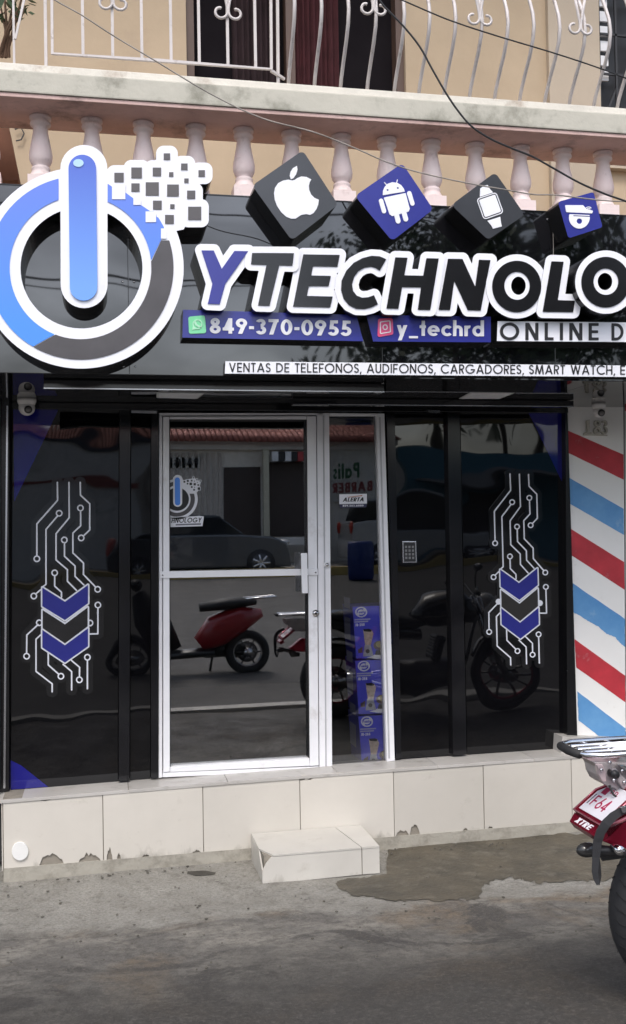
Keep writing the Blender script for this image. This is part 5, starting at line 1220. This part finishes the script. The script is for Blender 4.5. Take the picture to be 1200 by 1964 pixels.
# parked car
def car(x, y, z, L_, Hh, sgn, paint, label, name='parked_car', suv=False):
    t = thing(name, label, 'car', (x, y, z))
    if not suv: pr_ = [(0,.30),(.02,.55),(.10,.66),(.28,.76),(.40,1.0+.02),(.52,1.0),(.66,1.0),(.80,.78),(.95,.70),(1.0,.55),(1.0,.28)]
    else: pr_ = [(0,.28),(.02,.60),(.22,.66),(.34,1.0),(.6,1.03),(.90,1.0),(.98,.66),(1.0,.3)]
    def side(prf, m, nm, w, b=.05):
        fr_ = [(x+sgn*(.5-u)*L_, y-w/2, z+v*Hh) for u, v in prf]; prism(nm, fr_, w, m, t, b)
    side([(0,.16)]+[(u, min(v, .70)) for u, v in pr_[1:-1]]+[(1,.16)], paint, 'body', 1.72)
    up = [(u, v) for u, v in pr_ if v > .7]
    cab = [(up[0][0]-.03,.70)]+up+[(up[-1][0]+.04,.70)]
    side(cab, mat('car_glass', (.02,.022,.025), .05, ior=1.6), 'windows', 1.52, .03)
    side([(q, v+.0) for q, v in [(.40,1.0),(.42,1.04),(.64,1.04),(.67,1.0)]] if not suv else [(.36,1.0),(.38,1.06),(.88,1.05),(.9,1.0)], paint, 'roof', 1.40, .02)
    wr = .33
    for u in (.17, .81):
        for sy in (-.84, .84):
            c = (x+sgn*(.5-u)*L_, y+sy, z+wr)
            w_ = tube('wheel', [(c[0], c[1]-.10, c[2]), (c[0], c[1]+.10, c[2])], wr, tyre, t, 28)
            yo = .105 if sy > 0 else -.105
            r_ = tube('rim', [(c[0], c[1]+yo*.9, c[2]), (c[0], c[1]+yo, c[2])], .235, mat('dark_rim_gap', (.05,.05,.055), .4), w_, 24); r_.location = (0,0,0)
            s_p = tubes('rim_spokes', [[(c[0],c[1]+yo*1.05,c[2]),(c[0]+.21*math.cos(a),c[1]+yo*1.02,c[2]+.21*math.sin(a))] for a in np.linspace(0,6.283,8)[:-1]], .028, mat('alloy_rim', (.7,.7,.72), .25, metal=.6), w_, 6); s_p.location = (0,0,0)
    fx = x+sgn*.5*L_
    for sy in (-.6, .6): ball('headlight', (fx-sgn*.16, y+sy, z+.56*Hh), (.16,.16,.08), mat('headlight_glass', (.5,.5,.5), .1), t)
    for sy in (-.7, .7): ball('tail_light', (x-sgn*.485*L_, y+sy, z+.6*Hh), (.06,.12,.16), mat('tail_lamp_red', (.45,.04,.02), .2), t)
ca = RP(440, 1080, 20.3)
car(RP(545,1050,20.3)[0]-2.2, -20.3+.0, .62, 4.4, 1.45, 1, mat('dark_grey_car_paint', (.08,.083,.09), .15, coat=1), 'dark grey sedan parked across the street, mirrored in the glass door')
car(RP(665,1020,20.6)[0]+2.0, -20.6, .70, 4.2, 1.75, 1, mat('silver_car_paint', (.45,.46,.47), .2, coat=1), 'silver sport utility car with red tail lights, mirrored in the side window', suv=True)
bb = thing('blue_barrel', 'blue plastic barrel on the far pavement, mirrored in the side window', 'barrel', (RP(692,1070,17)[0], -17, .58))
lathe('barrel_body', [(.27,0),(.29,.1),(.30,.45),(.29,.8),(.26,.86)], (RP(692,1070,17)[0], -17, .58), mat('blue_plastic', (.01,.03,.16), .4), bb, 20)

# red scooter
KY = 5.2
sc_ = thing('red_scooter', 'red scooter with black seat standing in the street, mirrored in the door', 'scooter', (RP(430,1300,KY)[0], -KY, .20))
q = RP(474, 1255, KY); wz = .20+.235
wheel('rear_wheel', (q[0], -KY, wz), .235, .045, steel, sc_, .05, 6); wheel('front_wheel', (q[0]-1.25, -KY, wz), .235, .042, steel, sc_, .045, 6)
def sb(name, pts, rads, m, fl=.7): tube(name, pts, rads, m, sc_, 14, flat=fl)
bx_ = q[0]
sb('tail_body', [(bx_+.16,-KY,wz+.42),(bx_-.05,-KY,wz+.37),(bx_-.32,-KY,wz+.24),(bx_-.5,-KY,wz+.1)], [.05,.15,.19,.10], redpaint, .95)
sb('floor_board', [(bx_-.35,-KY,wz+.02),(bx_-.85,-KY,wz-.0)], [.14,.14], blk_plastic, .35)
sb('leg_shield', [(bx_-.85,-KY,wz+.02),(bx_-1.02,-KY,wz+.40),(bx_-1.10,-KY,wz+.62)], [.18,.20,.10], MATS['seat_vinyl'], .45)
sb('seat', [(bx_+.1,-KY,wz+.55),(bx_-.2,-KY,wz+.53),(bx_-.5,-KY,wz+.50)], [.08,.14,.10], MATS['seat_vinyl'], .5)
sb('engine_cover', [(bx_+.02,-KY-.12,wz),(bx_-.25,-KY-.12,wz+.05),(bx_-.45,-KY-.1,wz+.02)], [.09,.12,.09], blk_plastic, .9)
tube('rack', [(bx_-.02,-KY-.1,wz+.58),(bx_+.3,-KY-.09,wz+.60),(bx_+.3,-KY+.09,wz+.60),(bx_-.02,-KY+.1,wz+.58)], .012, chrome, sc_, 8)
tube('handlebar', [(bx_-1.08,-KY-.33,wz+.78),(bx_-1.10,-KY,wz+.72),(bx_-1.08,-KY+.33,wz+.78)], .016, blk_plastic, sc_, 8)
ball('handlebar_cover', (bx_-1.12,-KY,wz+.72), (.1,.16,.09), blk_plastic, sc_)
tube('centre_stand', [(bx_-.35,-KY-.15,wz-.05),(bx_-.38,-KY-.17,wz-.225)], .014, blk_plastic, sc_, 8)
# power lines over the street
for k, (z_, y_) in enumerate(((6.0,-9),(6.5,-9.4),(5.6,-16),(7.2,-16.5))):
    pts = [(-30+6*i, y_, z_-1.2*math.sin(math.pi*i/10)+.1*i*(k % 2)) for i in range(11)]
    o = tube('power_line', pts, .015, blk_plastic, None, 5); tag(o, ['nearest black power line above the street','second black power line above the street','lower power line over the far pavement','highest power line over the far pavement'][k], 'power line')
